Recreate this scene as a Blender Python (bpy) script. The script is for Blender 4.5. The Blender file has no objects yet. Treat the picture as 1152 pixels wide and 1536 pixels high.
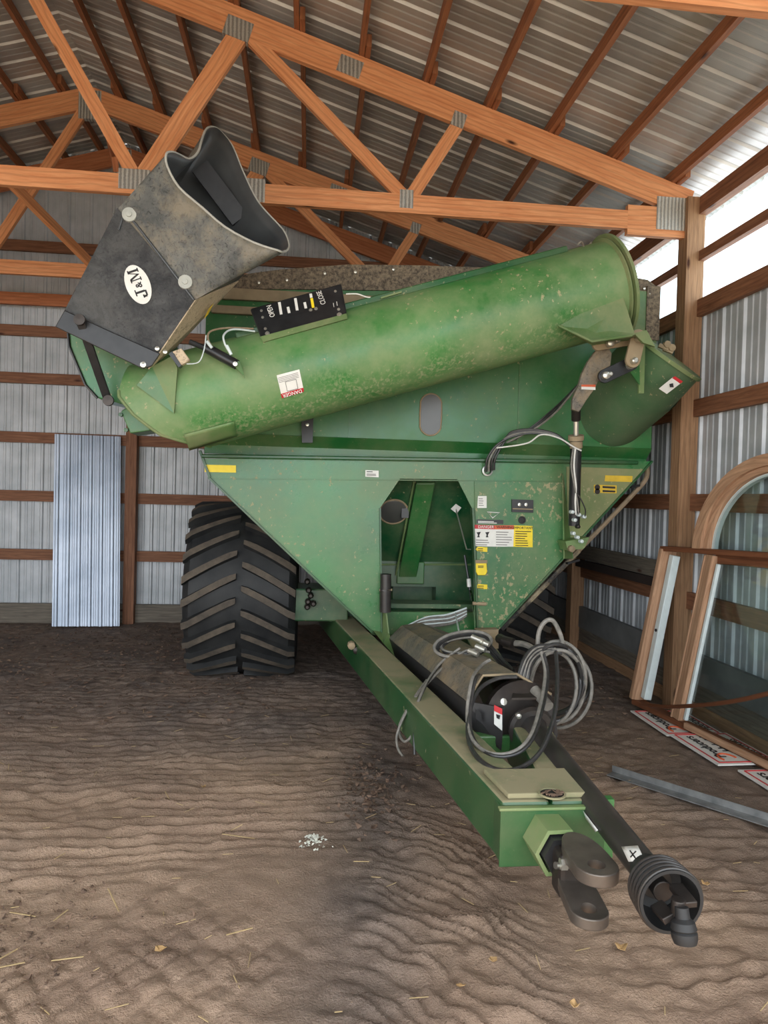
import bpy, math, random
import numpy as np
from mathutils import Vector, Matrix
random.seed(7); PI = math.pi
C = bpy.context.scene.collection
sc = bpy.context.scene
# ------------------------------------------------------------------ camera
F = 1065.0; CAM_H = 1.9
YAW = math.atan(114/F); PITCH = -math.atan(22/F); ROLL = 0.027
_f = Vector((math.sin(YAW)*math.cos(PITCH), math.cos(YAW)*math.cos(PITCH), math.sin(PITCH)))
_r = Vector((math.cos(YAW), -math.sin(YAW), 0)); _u = _r.cross(_f)
_c, _s = math.cos(ROLL), math.sin(ROLL)
CR = _c*_r + _s*_u; CU = -_s*_r + _c*_u
cam_d = bpy.data.cameras.new('camera'); cam = bpy.data.objects.new('camera', cam_d); C.objects.link(cam)
cam_d.sensor_fit = 'VERTICAL'; cam_d.sensor_height = 36; cam_d.lens = F/1536*36
cam_d.clip_start = 0.05
cam.matrix_world = Matrix(((CR.x, CU.x, -_f.x, 0), (CR.y, CU.y, -_f.y, 0), (CR.z, CU.z, -_f.z, CAM_H), (0, 0, 0, 1)))
sc.camera = cam
# ------------------------------------------------------------------ view, world, sun, daylight openings
sc.view_settings.view_transform = 'Standard'; sc.view_settings.look = 'None'
sc.view_settings.gamma = 1; sc.view_settings.use_curve_mapping = False
sc.view_settings.exposure = 0.6
sc.cycles.max_bounces = 8; sc.cycles.diffuse_bounces = 5
SKY, SUN = 3.4, 7.5
w = bpy.data.worlds.new('sky'); sc.world = w; w.use_nodes = True
wb = w.node_tree.nodes['Background']; wb.inputs[0].default_value = (0.86, 0.93, 1.0, 1); wb.inputs[1].default_value = SKY
sd = bpy.data.lights.new('sun', 'SUN'); sd.energy = SUN; sd.angle = math.radians(2); sd.color = (1.0, 0.93, 0.82)
sun = bpy.data.objects.new('sun', sd); C.objects.link(sun)
sun.rotation_euler = Vector((0.20, 0.50, -1.0)).to_track_quat('-Z', 'Y').to_euler()
def portal(name, loc, sx, sy, direction):
    d = bpy.data.lights.new(name, 'AREA'); d.shape = 'RECTANGLE'; d.size = sx; d.size_y = sy
    d.cycles.is_portal = True
    o = bpy.data.objects.new(name, d); C.objects.link(o); o.location = loc
    o.rotation_euler = Vector(direction).to_track_quat('-Z', 'Y').to_euler()
portal('door_daylight', (-2.7, -0.3, 2.2), 12.4, 4.6, (0, 1, 0))
portal('window_daylight', (3.66, 5.1, 4.22), 10.8, 0.85, (-1, 0, 0))

# ------------------------------------------------------------------ helpers
def ray(x, y): return (x-576)/F*CR - (y-768)/F*CU + _f
def P(x, y, Y=None, X=None, Z=None):
    d = ray(x, y)
    t = Y/d.y if Y is not None else (X/d.x if X is not None else (Z-CAM_H)/d.z)
    return Vector((0, 0, CAM_H)) + t*d
def PL(pts, Y): return [P(a, b, Y=Y) for a, b in pts]
def on_tube(x, y, A, B, R):
    o = Vector((0, 0, CAM_H)); d = ray(x, y); a = (B-A).normalized()
    oo = (o-A); dp = d-a*d.dot(a); op = oo-a*oo.dot(a)
    qa = dp.dot(dp); qb = 2*dp.dot(op); qc = op.dot(op)-R*R
    disc = qb*qb-4*qa*qc
    t = (-qb-math.sqrt(max(disc, 0)))/(2*qa)
    return o+d*t
OFF = {}
class MB:
    def __init__(s): s.v = []; s.f = []; s.uv = {}; s.mi = {}; s.sm = set()
    def add(s, vs, fs, uvs=None, mi=0, smooth=False):
        b = len(s.v); s.v += [Vector(p) for p in vs]
        for k, f in enumerate(fs):
            i = len(s.f); s.f.append([b+j for j in f])
            if uvs: s.uv[i] = uvs[k]
            if mi: s.mi[i] = mi
            if smooth: s.sm.add(i)
        return s
    def box(s, x0, x1, y0, y1, z0, z1, mi=0):
        v = [(x0,y0,z0),(x1,y0,z0),(x1,y1,z0),(x0,y1,z0),(x0,y0,z1),(x1,y0,z1),(x1,y1,z1),(x0,y1,z1)]
        return s.add(v, [(0,3,2,1),(4,5,6,7),(0,1,5,4),(1,2,6,5),(2,3,7,6),(3,0,4,7)], mi=mi)
    def hexa(s, a, b, mi=0):   # a, b : two quads (lists of 4 points), a the front one
        return s.add(list(a)+list(b), [(3,2,1,0),(4,5,6,7),(0,1,5,4),(1,2,6,5),(2,3,7,6),(3,0,4,7)], mi=mi)
    def prism(s, poly, d, mi=0):  # polygon points extruded by vector d
        n = len(poly); d = Vector(d)
        v = [Vector(p) for p in poly]+[Vector(p)+d for p in poly]
        fs = [list(range(n)), list(range(2*n-1, n-1, -1))]+[(i, n+i, n+(i+1) % n, (i+1) % n) for i in range(n)]
        return s.add(v, fs, mi=mi)
    def beam(s, p0, p1, w, h, side=(0, 1, 0), mi=0):   # w along side, h perpendicular
        p0, p1 = Vector(p0), Vector(p1); a = p1-p0; L = a.length; a.normalize()
        sd = Vector(side); sd = (sd-a*sd.dot(a)).normalized(); up = a.cross(sd)
        sd *= w/2; up *= h/2
        r = random.random()*7; q = random.random()*3
        v = [p0-sd-up, p0+sd-up, p0+sd+up, p0-sd+up, p1-sd-up, p1+sd-up, p1+sd+up, p1-sd+up]
        fs = [(0,1,2,3),(7,6,5,4),(0,4,5,1),(1,5,6,2),(2,6,7,3),(3,7,4,0)]
        def U(l, t): return (r+l, q+t)
        uv = [[U(0,0),U(0,w),U(h,w),U(h,0)], [U(0,0),U(0,w),U(h,w),U(h,0)],
              [U(0,0),U(L,0),U(L,w),U(0,w)], [U(0,w),U(L,w),U(L,w+h),U(0,w+h)],
              [U(0,w+h),U(L,w+h),U(L,2*w+h),U(0,2*w+h)], [U(0,2*w+h),U(L,2*w+h),U(L,2*w+2*h),U(0,2*w+2*h)]]
        return s.add(v, fs, uv, mi)
    def tube(s, pts, r, n=8, caps=True, mi=0, closed=False):
        pts = [Vector(p) for p in pts]; m = len(pts)
        rs = r if isinstance(r, (list, tuple)) else [r]*m
        T = []
        for i in range(m):
            a = pts[(i-1) % m] if (closed or i > 0) else pts[0]
            b = pts[(i+1) % m] if (closed or i < m-1) else pts[-1]
            t = (b-a); T.append(t.normalized() if t.length > 1e-9 else Vector((0, 0, 1)))
        nrm = T[0].orthogonal().normalized(); v = []
        for i in range(m):
            nrm = (nrm-T[i]*nrm.dot(T[i]))
            nrm = nrm.normalized() if nrm.length > 1e-6 else T[i].orthogonal().normalized()
            b = T[i].cross(nrm)
            for k in range(n):
                th = 2*PI*k/n; v.append(pts[i]+(nrm*math.cos(th)+b*math.sin(th))*rs[i])
        fs = []
        for i in range(m if closed else m-1):
            j = (i+1) % m
            for k in range(n): fs.append((i*n+k, i*n+(k+1) % n, j*n+(k+1) % n, j*n+k))
        s.add(v, fs, mi=mi, smooth=n > 6)
        if caps and not closed:
            s.add(v[:n], [list(range(n-1, -1, -1))], mi=mi); s.add(v[-n:], [list(range(n))], mi=mi)
        return s
    def cyl(s, p0, p1, r, n=24, mi=0): return s.tube([p0, p1], r, n, mi=mi)
    def lathe(s, p0, axis, prof, n=32, mi=0, caps=False):   # prof: (distance along axis, radius)
        p0 = Vector(p0); a = Vector(axis).normalized(); x = a.orthogonal().normalized(); y = a.cross(x); v = []
        for d, r in prof:
            for k in range(n):
                th = 2*PI*k/n; v.append(p0+a*d+(x*math.cos(th)+y*math.sin(th))*r)
        fs = [(i*n+k, i*n+(k+1) % n, (i+1)*n+(k+1) % n, (i+1)*n+k) for i in range(len(prof)-1) for k in range(n)]
        s.add(v, fs, mi=mi, smooth=True)
        if caps: s.add(v[:n], [list(range(n-1, -1, -1))], mi=mi); s.add(v[-n:], [list(range(n))], mi=mi)
        return s
    def loft(s, loops, closed=True, mi=0, smooth=True):
        n = len(loops[0]); v = [p for l in loops for p in l]
        fs = [(i*n+k, i*n+(k+1) % n, (i+1)*n+(k+1) % n, (i+1)*n+k) for i in range(len(loops)-1) for k in range(n if closed else n-1)]
        return s.add(v, fs, mi=mi, smooth=smooth)
    def quad(s, a, b, c, d, mi=0): return s.add([a, b, c, d], [(0, 1, 2, 3)], mi=mi)
    def build(s, name, mats, parent=None, loc=None, bevel=0, solid=0, sharp=35):
        if parent is not None: off = OFF[parent.name]
        elif loc is not None: off = Vector(loc)
        else:
            xs = [p.x for p in s.v]; ys = [p.y for p in s.v]; zs = [p.z for p in s.v]
            off = Vector(((min(xs)+max(xs))/2, (min(ys)+max(ys))/2, min(zs)))
        me = bpy.data.meshes.new(name)
        me.from_pydata([p-off for p in s.v], [], s.f)
        if s.uv:
            ul = me.uv_layers.new(name='UVMap').data
            for p in me.polygons:
                u = s.uv.get(p.index)
                if u:
                    for k, li in enumerate(p.loop_indices): ul[li].uv = u[k]
        for m in (mats if isinstance(mats, (list, tuple)) else [mats]): me.materials.append(m)
        for p in me.polygons:
            p.material_index = s.mi.get(p.index, 0); p.use_smooth = p.index in s.sm
        me.update()
        if s.sm: me.set_sharp_from_angle(angle=math.radians(sharp))
        o = bpy.data.objects.new(name, me); C.objects.link(o)
        if parent is not None: o.parent = parent
        else: o.location = off
        OFF[o.name] = off
        if solid:
            m = o.modifiers.new('solid', 'SOLIDIFY'); m.thickness = solid; m.offset = 0
        if bevel:
            m = o.modifiers.new('bevel', 'BEVEL'); m.width = bevel; m.segments = 2; m.limit_method = 'ANGLE'
        return o
def root(name, loc, label, cat, group=None):
    o = bpy.data.objects.new(name, None); C.objects.link(o); o.location = loc; o.empty_display_size = .2
    OFF[o.name] = Vector(loc); return tag(o, label, cat, group)
def tag(o, label, cat, group=None, kind=None):
    o['label'] = label; o['category'] = cat
    if group: o['group'] = group
    if kind: o['kind'] = kind
    return o
def struct(o): o['kind'] = 'structure'; return o
def lab(o, t): o['label'] = t; return o
def spline(pts, k=8, closed=False):
    pts = [Vector(p) for p in pts]; n = len(pts); out = []
    for i in range(n if closed else n-1):
        if closed: p0, p1, p2, p3 = (pts[(i+j) % n] for j in (-1, 0, 1, 2))
        else: p0, p1, p2, p3 = pts[max(i-1, 0)], pts[i], pts[i+1], pts[min(i+2, n-1)]
        for t in range(k):
            t /= k
            out.append(.5*((2*p1)+(p2-p0)*t+(2*p0-5*p1+4*p2-p3)*t*t+(3*p1-p0-3*p2+p3)*t**3))
    if not closed: out.append(pts[-1])
    return out
def hose(name, pts, r, mat, parent, k=8, n=8, closed=False):
    return MB().tube(spline(pts, k, closed), r, n, closed=closed).build(name, mat, parent)
def text(name, s, mat, parent, origin, right, up, size, thick=.002, bold=0.0, align='CENTER', sx=1.0):
    """flat raised lettering; origin/right/up in world space"""
    cu = bpy.data.curves.new(name, 'FONT'); cu.body = s; cu.size = size; cu.extrude = thick/2; cu.offset = bold*size
    cu.align_x = align; cu.align_y = 'CENTER'; cu.resolution_u = 3
    t = bpy.data.objects.new(name, cu); C.objects.link(t)
    bpy.context.view_layer.update()
    me = bpy.data.meshes.new_from_object(t.evaluated_get(bpy.context.evaluated_depsgraph_get()))
    bpy.data.objects.remove(t); bpy.data.curves.remove(cu)
    r = Vector(right).normalized(); u = Vector(up); u = (u-r*u.dot(r)).normalized(); n = r.cross(u)
    off = OFF[parent.name]; M = Matrix(((r.x*sx, u.x, n.x, origin[0]-off.x), (r.y*sx, u.y, n.y, origin[1]-off.y), (r.z*sx, u.z, n.z, origin[2]-off.z), (0, 0, 0, 1)))
    me.transform(M); me.materials.clear(); me.materials.append(mat)
    o = bpy.data.objects.new(name, me); C.objects.link(o); o.parent = parent; OFF[o.name] = off
    return o

# ------------------------------------------------------------------ materials
def srgb(r, g, b):
    f = lambda c: (c/255/12.92) if c/255 <= .04045 else ((c/255+.055)/1.055)**2.4
    return (f(r), f(g), f(b), 1)
class NT:
    def __init__(s, name):
        s.m = bpy.data.materials.new(name); s.m.use_nodes = True; s.t = s.m.node_tree; s.b = s.t.nodes['Principled BSDF']
        s.tc = s.n('ShaderNodeTexCoord')
    def n(s, typ, **k):
        x = s.t.nodes.new(typ)
        for a, b in k.items(): setattr(x, a, b)
        return x
    def l(s, a, b): s.t.links.new(a, b)
    def mapn(s, scale, src='Object', rot=(0, 0, 0)):
        m = s.n('ShaderNodeMapping'); m.inputs['Scale'].default_value = scale; m.inputs['Rotation'].default_value = rot
        s.l(s.tc.outputs[src], m.inputs[0]); return m.outputs[0]
    def noise(s, vec, scale, detail=4, rough=.55, dist=0):
        x = s.n('ShaderNodeTexNoise'); x.inputs['Scale'].default_value = scale; x.inputs['Detail'].default_value = detail
        x.inputs['Roughness'].default_value = rough; x.inputs['Distortion'].default_value = dist
        s.l(vec, x.inputs['Vector']); return x.outputs['Fac']
    def vor(s, vec, scale, feature='F1', out='Distance'):
        x = s.n('ShaderNodeTexVoronoi', feature=feature); x.inputs['Scale'].default_value = scale; s.l(vec, x.inputs['Vector']); return x.outputs[out]
    def ramp(s, fac, stops):
        x = s.n('ShaderNodeValToRGB'); e = x.color_ramp.elements
        while len(e) < len(stops): e.new(.5)
        for i, (p, c) in enumerate(stops): e[i].position = p; e[i].color = c if len(c) == 4 else (*c, 1)
        s.l(fac, x.inputs[0]); return x.outputs[0]
    def g(s, fac, a, b): return s.ramp(fac, [(a, (0, 0, 0, 1)), (b, (1, 1, 1, 1))])
    def mix(s, fac, a, b, mode='MIX'):
        x = s.n('ShaderNodeMix', data_type='RGBA', blend_type=mode)
        for i, val in ((0, fac), (6, a), (7, b)):
            if hasattr(val, 'links'): s.l(val, x.inputs[i])
            elif i == 0: x.inputs[0].default_value = val
            else: x.inputs[i].default_value = val
        return x.outputs[2]
    def math(s, op, a, b=0):
        x = s.n('ShaderNodeMath', operation=op)
        for i, val in ((0, a), (1, b)):
            if hasattr(val, 'links'): s.l(val, x.inputs[i])
            else: x.inputs[i].default_value = val
        return x.outputs[0]
    def bump(s, h, strength, dist=.01):
        x = s.n('ShaderNodeBump'); x.inputs['Strength'].default_value = strength; x.inputs['Distance'].default_value = dist
        s.l(h, x.inputs['Height']); s.l(x.outputs[0], s.b.inputs['Normal'])
    def fin(s, col=None, rough=None, metal=None, spec=None, coat=None):
        for k, v in (('Base Color', col), ('Roughness', rough), ('Metallic', metal), ('Specular IOR Level', spec), ('Coat Weight', coat)):
            if v is None: continue
            if hasattr(v, 'links'): s.l(v, s.b.inputs[k])
            else: s.b.inputs[k].default_value = v
        return s.m
def plain(name, col, rough=.5, metal=0, spec=.5, var=.15, scale=12):
    m = NT(name); n = m.noise(m.mapn((1, 1, 1)), scale)
    c = m.mix(m.g(n, .3, .75), tuple(x*(1-var) for x in col[:3])+(1,), tuple(min(1, x*(1+var)) for x in col[:3])+(1,))
    return m.fin(c, rough, metal, spec)
def wood(name, a, b, knot=(60, 28, 14), rough=.65):
    m = NT(name); v = m.mapn((1.0, 13, 1), 'UV')
    n1 = m.noise(v, 2.2, 6, .6, 1.2); n2 = m.noise(m.mapn((6, 160, 1), 'UV'), 1.0, 3)
    c = m.mix(m.g(n1, .3, .7), srgb(*a), srgb(*b))
    w_ = m.n('ShaderNodeTexWave', wave_type='BANDS', bands_direction='Y'); w_.inputs['Scale'].default_value = 7; w_.inputs['Distortion'].default_value = 5
    w_.inputs['Detail'].default_value = 2; w_.inputs['Detail Scale'].default_value = .8; m.l(m.mapn((.35, 1, 1), 'UV'), w_.inputs[0])
    c = m.mix(m.math('MULTIPLY', m.g(w_.outputs['Fac'], .62, .98), .25), c, srgb(*[int(x*.62) for x in a]))
    c = m.mix(m.math('MULTIPLY', m.g(n2, .5, .8), .3), c, srgb(*[int(x*.7) for x in a]))
    k = m.vor(m.mapn((1.3, 4.2, 1), 'UV'), 1.1)
    c = m.mix(m.ramp(k, [(.045, (1, 1, 1, 1)), (.11, (0, 0, 0, 1))]), c, srgb(*knot))
    m.bump(n1, .15, .01); return m.fin(c, rough, 0, .3)
def green(name, base=(38, 106, 52), dust=.35, splat=.3, streak=0, rough=.28, dustcol=(150, 140, 108), sscale=26, dthr=(.38, .72), line=None):
    m = NT(name); o = m.mapn((1, 1, 1))
    c = m.mix(m.g(m.noise(o, 1.3, 3), .35, .7), srgb(*[int(x*.9) for x in base]), srgb(*[min(255, int(x*1.08)) for x in base]))
    d1 = m.math('MULTIPLY', m.g(m.noise(o, 2.0, 6, .7), *dthr), dust)
    if streak:
        s1 = m.g(m.noise(m.mapn((9, 9, 2.2), rot=(0, .75, 0)), 5, 6, .75, .4), .47, .72)
        s2 = m.g(m.noise(o, 1.6, 3), .38, .62)
        s12 = m.math('MULTIPLY', s1, s2)
        if line:   # dirt thrown on the underside of a sloping tube: z below slope*x + c
            sp_ = m.n('ShaderNodeSeparateXYZ'); m.l(o, sp_.inputs[0])
            low = m.g(m.math('SUBTRACT', m.math('ADD', m.math('MULTIPLY', sp_.outputs[0], line[0]), line[1]), sp_.outputs[2]), -.12, .30)
            s12 = m.math('MULTIPLY', m.math('ADD', m.math('MULTIPLY', s1, .8), m.g(m.noise(o, 30, 5, .7), .45, .7)), low)
        d1 = m.math('MINIMUM', m.math('MAXIMUM', d1, m.math('MULTIPLY', s12, streak)), .92)
    c = m.mix(d1, c, srgb(*dustcol))
    rgh = m.math('ADD', m.math('MULTIPLY', d1, .6), rough)
    if splat:
        n = m.noise(m.mapn((1, 1, .8)), sscale, 5, .62); n2 = m.noise(o, 1.1, 2)
        sp = m.math('ADD', n, m.math('MULTIPLY', n2, .35))
        sm = m.g(sp, .86-.12*splat, .9-.12*splat)
        v = m.vor(o, 42); vm = m.ramp(v, [(.05, (1, 1, 1, 1)), (.13, (0, 0, 0, 1))])
        sm = m.math('MAXIMUM', sm, m.math('MULTIPLY', vm, min(1, splat*1.2)))
        c = m.mix(m.math('MULTIPLY', sm, .8), c, srgb(168, 156, 120)); rgh = m.math('MAXIMUM', rgh, m.math('MULTIPLY', sm, .85))
    return m.fin(c, rgh, 0, .5)
M = {}
M['truss'] = wood('truss_lumber', (196, 124, 78), (222, 158, 110))
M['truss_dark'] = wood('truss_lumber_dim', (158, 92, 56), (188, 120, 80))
M['purlin'] = wood('purlin_lumber', (128, 78, 50), (164, 106, 70))
M['girt'] = wood('girt_lumber', (112, 72, 50), (150, 104, 76))
M['post'] = wood('post_lumber', (136, 102, 74), (174, 136, 102))
M['greywood'] = wood('weathered_lumber', (92, 84, 74), (128, 118, 104))
M['frame_wood'] = wood('window_frame_wood', (154, 116, 88), (194, 154, 122))
M['frame_dark'] = wood('window_sill_wood', (92, 54, 34), (128, 80, 52))
M['green'] = green('green_paint')
M['green_clean'] = green('green_paint_clean', (27, 80, 42), .2, .10)
M['green_panel'] = green('green_paint_splashed', (46, 114, 62), .35, .40, rough=.24)
M['green_mud'] = green('green_paint_muddy', (46, 112, 62), .45, .9, sscale=24)
_a, _b = P(262, 608, Y=5.6)-Vector((1.06, 7.7, 0)), P(917, 432, Y=5.6)-Vector((1.06, 7.7, 0)); _m = (_b.z-_a.z)/(_b.x-_a.x)
M['green_tube'] = green('green_paint_dusty_streaked', (56, 122, 58), .7, .2, .95, rough=.3, dustcol=(146, 154, 112), dthr=(.34, .68), line=(_m, _a.z-_m*_a.x))
M['green_low'] = green('green_paint_lower_haze', (46, 96, 56), .7, .2, .3, rough=.4, dustcol=(104, 118, 88), dthr=(.25, .6))  # haze painted in: the dust mix dulls the lower auger to grey-green
M['green_dusty'] = green('green_paint_thick_dust', (64, 100, 58), .85, .2, 0, rough=.4, dustcol=(150, 138, 108), dthr=(.26, .52))
M['green_tan'] = green('green_paint_dust_and_haze', (84, 118, 64), .9, .15, .5, rough=.4, dustcol=(138, 138, 100))  # dust film; its tan also paints window haze glow on the corner panel
M['green_hop'] = green('green_paint_hopper', (36, 106, 50), .45, .15, .2, rough=.3, dustcol=(112, 132, 84))
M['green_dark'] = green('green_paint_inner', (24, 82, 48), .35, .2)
M['steel'] = plain('bare_steel', srgb(150, 150, 146), .35, .9, var=.2)
M['zinc'] = plain('zinc_plated', srgb(205, 203, 192), .3, .8, var=.1)
M['iron'] = plain('cast_iron', srgb(62, 56, 52), .45, .6, var=.3)
M['hitch'] = plain('worn_hitch_iron', srgb(104, 96, 88), .42, .6, var=.35, scale=9)
M['black'] = plain('black_paint', srgb(34, 34, 35), .38, 0, var=.4)
M['rubber'] = plain('black_rubber', srgb(30, 30, 30), .62, var=.3)
M['plastic'] = plain('black_plastic_shaft', srgb(50, 46, 43), .33, var=.35, scale=6)
M['hose'] = plain('black_hose', srgb(48, 47, 46), .4, var=.4, scale=30)
M['hose_grey'] = plain('dusty_grey_hose', srgb(120, 116, 108), .55, var=.3, scale=30)
M['tan'] = plain('dusty_tan_hose', srgb(140, 122, 98), .8, var=.25, scale=20)
M['white'] = plain('white_label', srgb(222, 220, 212), .5, var=.06)
M['yellow'] = plain('yellow_label', srgb(236, 208, 40), .5, var=.1)
M['yellow_dusty'] = plain('yellow_strip', srgb(214, 178, 50), .6, var=.15)
M['red'] = plain('red_label', srgb(188, 40, 44), .5, var=.1)
M['orange'] = plain('orange_label', srgb(206, 92, 52), .5, var=.1)
M['ink'] = plain('black_ink', srgb(30, 28, 28), .6, var=.1)
M['greyink'] = plain('grey_ink', srgb(120, 116, 112), .6, var=.1)
M['vinyl'] = plain('white_vinyl_track', srgb(206, 216, 214), .4, var=.08)
M['glass_dark'] = plain('dusty_dark_glass', srgb(84, 84, 80), .3, var=.2, scale=3)
M['tandust'] = plain('dust_coated_metal', srgb(150, 132, 104), .85, var=.2, scale=7)
def galv(name, a=(150, 152, 152), b=(186, 188, 188), metal=.55, rough=.42, sc=3.0, tooth=False):
    m = NT(name); o = m.mapn((1, 1, 1))
    c = m.mix(m.g(m.noise(o, sc, 5), .3, .7), srgb(*a), srgb(*b))
    return m.fin(c, rough, metal, .5)
M['wall'] = galv('galvanized_wall_sheet', (164, 168, 170), (196, 198, 200), .2, .5)
M['roof'] = galv('galvanized_roof_sheet', (150, 146, 140), (184, 180, 172), .3, .38, 1.5)
M['sheet'] = galv('shiny_galvanized_sheet', (148, 158, 172), (186, 194, 206), .45, .42, 2)
M['flash'] = galv('galvanized_trim', (110, 112, 112), (160, 160, 158), .6, .4, 10)
def platem():
    m = NT('toothed_truss_plate'); o = m.mapn((1, 1, 1))
    w_ = m.n('ShaderNodeTexWave', wave_type='BANDS', bands_direction='X'); w_.inputs['Scale'].default_value = 9; w_.inputs['Distortion'].default_value = 1.2; w_.inputs['Detail Scale'].default_value = 12; m.l(o, w_.inputs[0]); v = w_.outputs['Fac']
    c = m.mix(m.g(v, .2, .8), srgb(150, 146, 138), srgb(196, 192, 182)); m.bump(v, .7, .01); return m.fin(c, .4, .6)
M['plate'] = platem()
def boxm(name, a, b, dustc, amt):
    m = NT(name); o = m.mapn((1, 1, 1))
    c = m.mix(m.g(m.noise(o, 5, 6, .7, .6), .35, .65), srgb(*a), srgb(*b))
    v = m.vor(m.mapn((1.6, 1, 1)), 26, 'DISTANCE_TO_EDGE'); n = m.noise(o, 24, 5, .7, 2)
    c = m.mix(m.math('MULTIPLY', m.g(n, .52, .66), .8), c, srgb(20, 20, 21))
    c = m.mix(m.math('MULTIPLY', m.g(m.noise(o, 2.2, 6, .75), .45, .62), amt), c, srgb(*dustc))
    m.bump(n, .35, .01); return m.fin(c, .55, 0, .4)
M['spout'] = boxm('scuffed_black_poly', (26, 26, 27), (68, 68, 67), (104, 102, 96), .25)
M['hood'] = boxm('dusty_black_rubber_hood', (66, 68, 66), (104, 104, 99), (140, 128, 106), .6)
M['hood_in'] = plain('smooth_dark_rubber', srgb(66, 68, 69), .35, var=.25, scale=3)
M['spout_dust'] = boxm('dust_caked_poly', (186, 166, 138), (206, 186, 156), (176, 158, 130), .6)
M['cover'] = boxm('dusty_driveline_cover', (92, 88, 80), (120, 112, 100), (150, 130, 100), .7)
M['cover_side'] = plain('black_cover_side', srgb(48, 46, 46), .45, var=.2)
def rimband():
    m = NT('grimy_rubber_band'); o = m.mapn((1, 1, 1))
    c = m.mix(m.g(m.noise(o, 40, 5, .7), .35, .65), srgb(70, 62, 54), srgb(140, 124, 102)); return m.fin(c, .8, 0, .3)
M['band'] = rimband()
def tyre():
    m = NT('tyre_rubber'); o = m.mapn((1, 1, 1))
    c = m.mix(m.g(m.noise(o, 6, 5), .3, .75), srgb(26, 27, 28), srgb(46, 46, 45)); m.bump(m.noise(o, 60, 3), .2, .005); return m.fin(c, .6, 0, .35)
def lugm():
    m = NT('tyre_lug_dusty'); o = m.mapn((1, 1, 1))
    c = m.mix(m.g(m.noise(o, 9, 5, .7), .3, .7), srgb(66, 60, 54), srgb(98, 88, 76)); return m.fin(c, .8, 0, .25)
M['tyre'] = tyre(); M['lug'] = lugm()
def soil():
    m = NT('packed_dirt'); o = m.mapn((1, 1, 1))
    n1 = m.noise(o, .75, 5, .6); n2 = m.noise(o, 9, 7, .7); n3 = m.noise(o, 90, 4, .7)
    c = m.mix(m.g(n2, .3, .7), srgb(172, 144, 118), srgb(202, 172, 146))
    c = m.mix(m.g(n1, .36, .64), srgb(156, 130, 110), c)
    at_ = m.n('ShaderNodeAttribute'); at_.attribute_name = 'dark_tone'
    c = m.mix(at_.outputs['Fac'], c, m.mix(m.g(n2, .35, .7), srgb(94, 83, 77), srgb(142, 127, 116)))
    c = m.mix(m.math('MULTIPLY', m.g(n3, .35, .75), .35), c, srgb(74, 60, 50))
    c = m.mix(m.ramp(m.vor(o, 24), [(.06, (1, 1, 1, 1)), (.1, (0, 0, 0, 1))]), c, srgb(150, 130, 108))
    h = m.math('ADD', m.math('MULTIPLY', n2, .8), m.math('MULTIPLY', n3, .5))
    m.bump(h, .85, .04); return m.fin(c, .9, 0, .25)
M['soil'] = soil()
def glass():
    m = bpy.data.materials.new('clear_pane'); m.use_nodes = True; t = m.node_tree; t.nodes.clear()
    o = t.nodes.new('ShaderNodeOutputMaterial'); mx = t.nodes.new('ShaderNodeMixShader'); tr = t.nodes.new('ShaderNodeBsdfTransparent'); gl = t.nodes.new('ShaderNodeBsdfGlossy')
    tr.inputs[0].default_value = (.88, .92, .92, 1); gl.inputs['Roughness'].default_value = .05; mx.inputs[0].default_value = .1
    t.links.new(tr.outputs[0], mx.inputs[1]); t.links.new(gl.outputs[0], mx.inputs[2]); t.links.new(mx.outputs[0], o.inputs[0]); return m
M['glass'] = glass()
M['leaf'] = plain('dry_leaf', srgb(176, 140, 92), .8, var=.3); M['straw'] = plain('pale_straw', srgb(186, 160, 116), .8, var=.2)
M['stone'] = plain('pale_limestone_chip', srgb(206, 204, 190), .9, var=.25, scale=40); M['litter'] = plain('dark_leaf_litter', srgb(108, 86, 70), .9, var=.5, scale=20)

# ------------------------------------------------------------------ building shell
XR, XL, YB, YF = 3.6, -9.0, 10.56, -0.3; RX = -2.7
def ztop(x): return 5.70-.305*(x-.57) if x >= RX else 5.70-.305*(2*RX-x-.57)   # upper edge of the truss top chord
def zroof(x): return ztop(x)+.135
def profile(L, pitch=.30, h=.02, minor=.006):
    out = [(0, 0)]; x = 0
    while x < L-1e-6:
        for dx, z in ((.02, 0), (.035, h), (.06, h), (.075, 0), (.125, 0), (.135, minor), (.155, minor), (.165, 0), (.215, 0), (.225, minor), (.245, minor), (.255, 0), (pitch, 0)):
            if x+dx <= L: out.append((x+dx, z))
        x += pitch
    if out[-1][0] < L: out.append((L, 0))
    return out
def corr(o, u, n, L, bot, top, pitch=.30, h=.02, minor=.006):
    o, u, n = Vector(o), Vector(u).normalized(), Vector(n).normalized(); m = MB(); pr = profile(L, pitch, h, minor)
    v = []
    for d, z in pr: v += [bot(o+u*d+n*z), top(o+u*d+n*z)]
    m.add(v, [(2*i, 2*i+2, 2*i+3, 2*i+1) for i in range(len(pr)-1)]); return m
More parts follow.
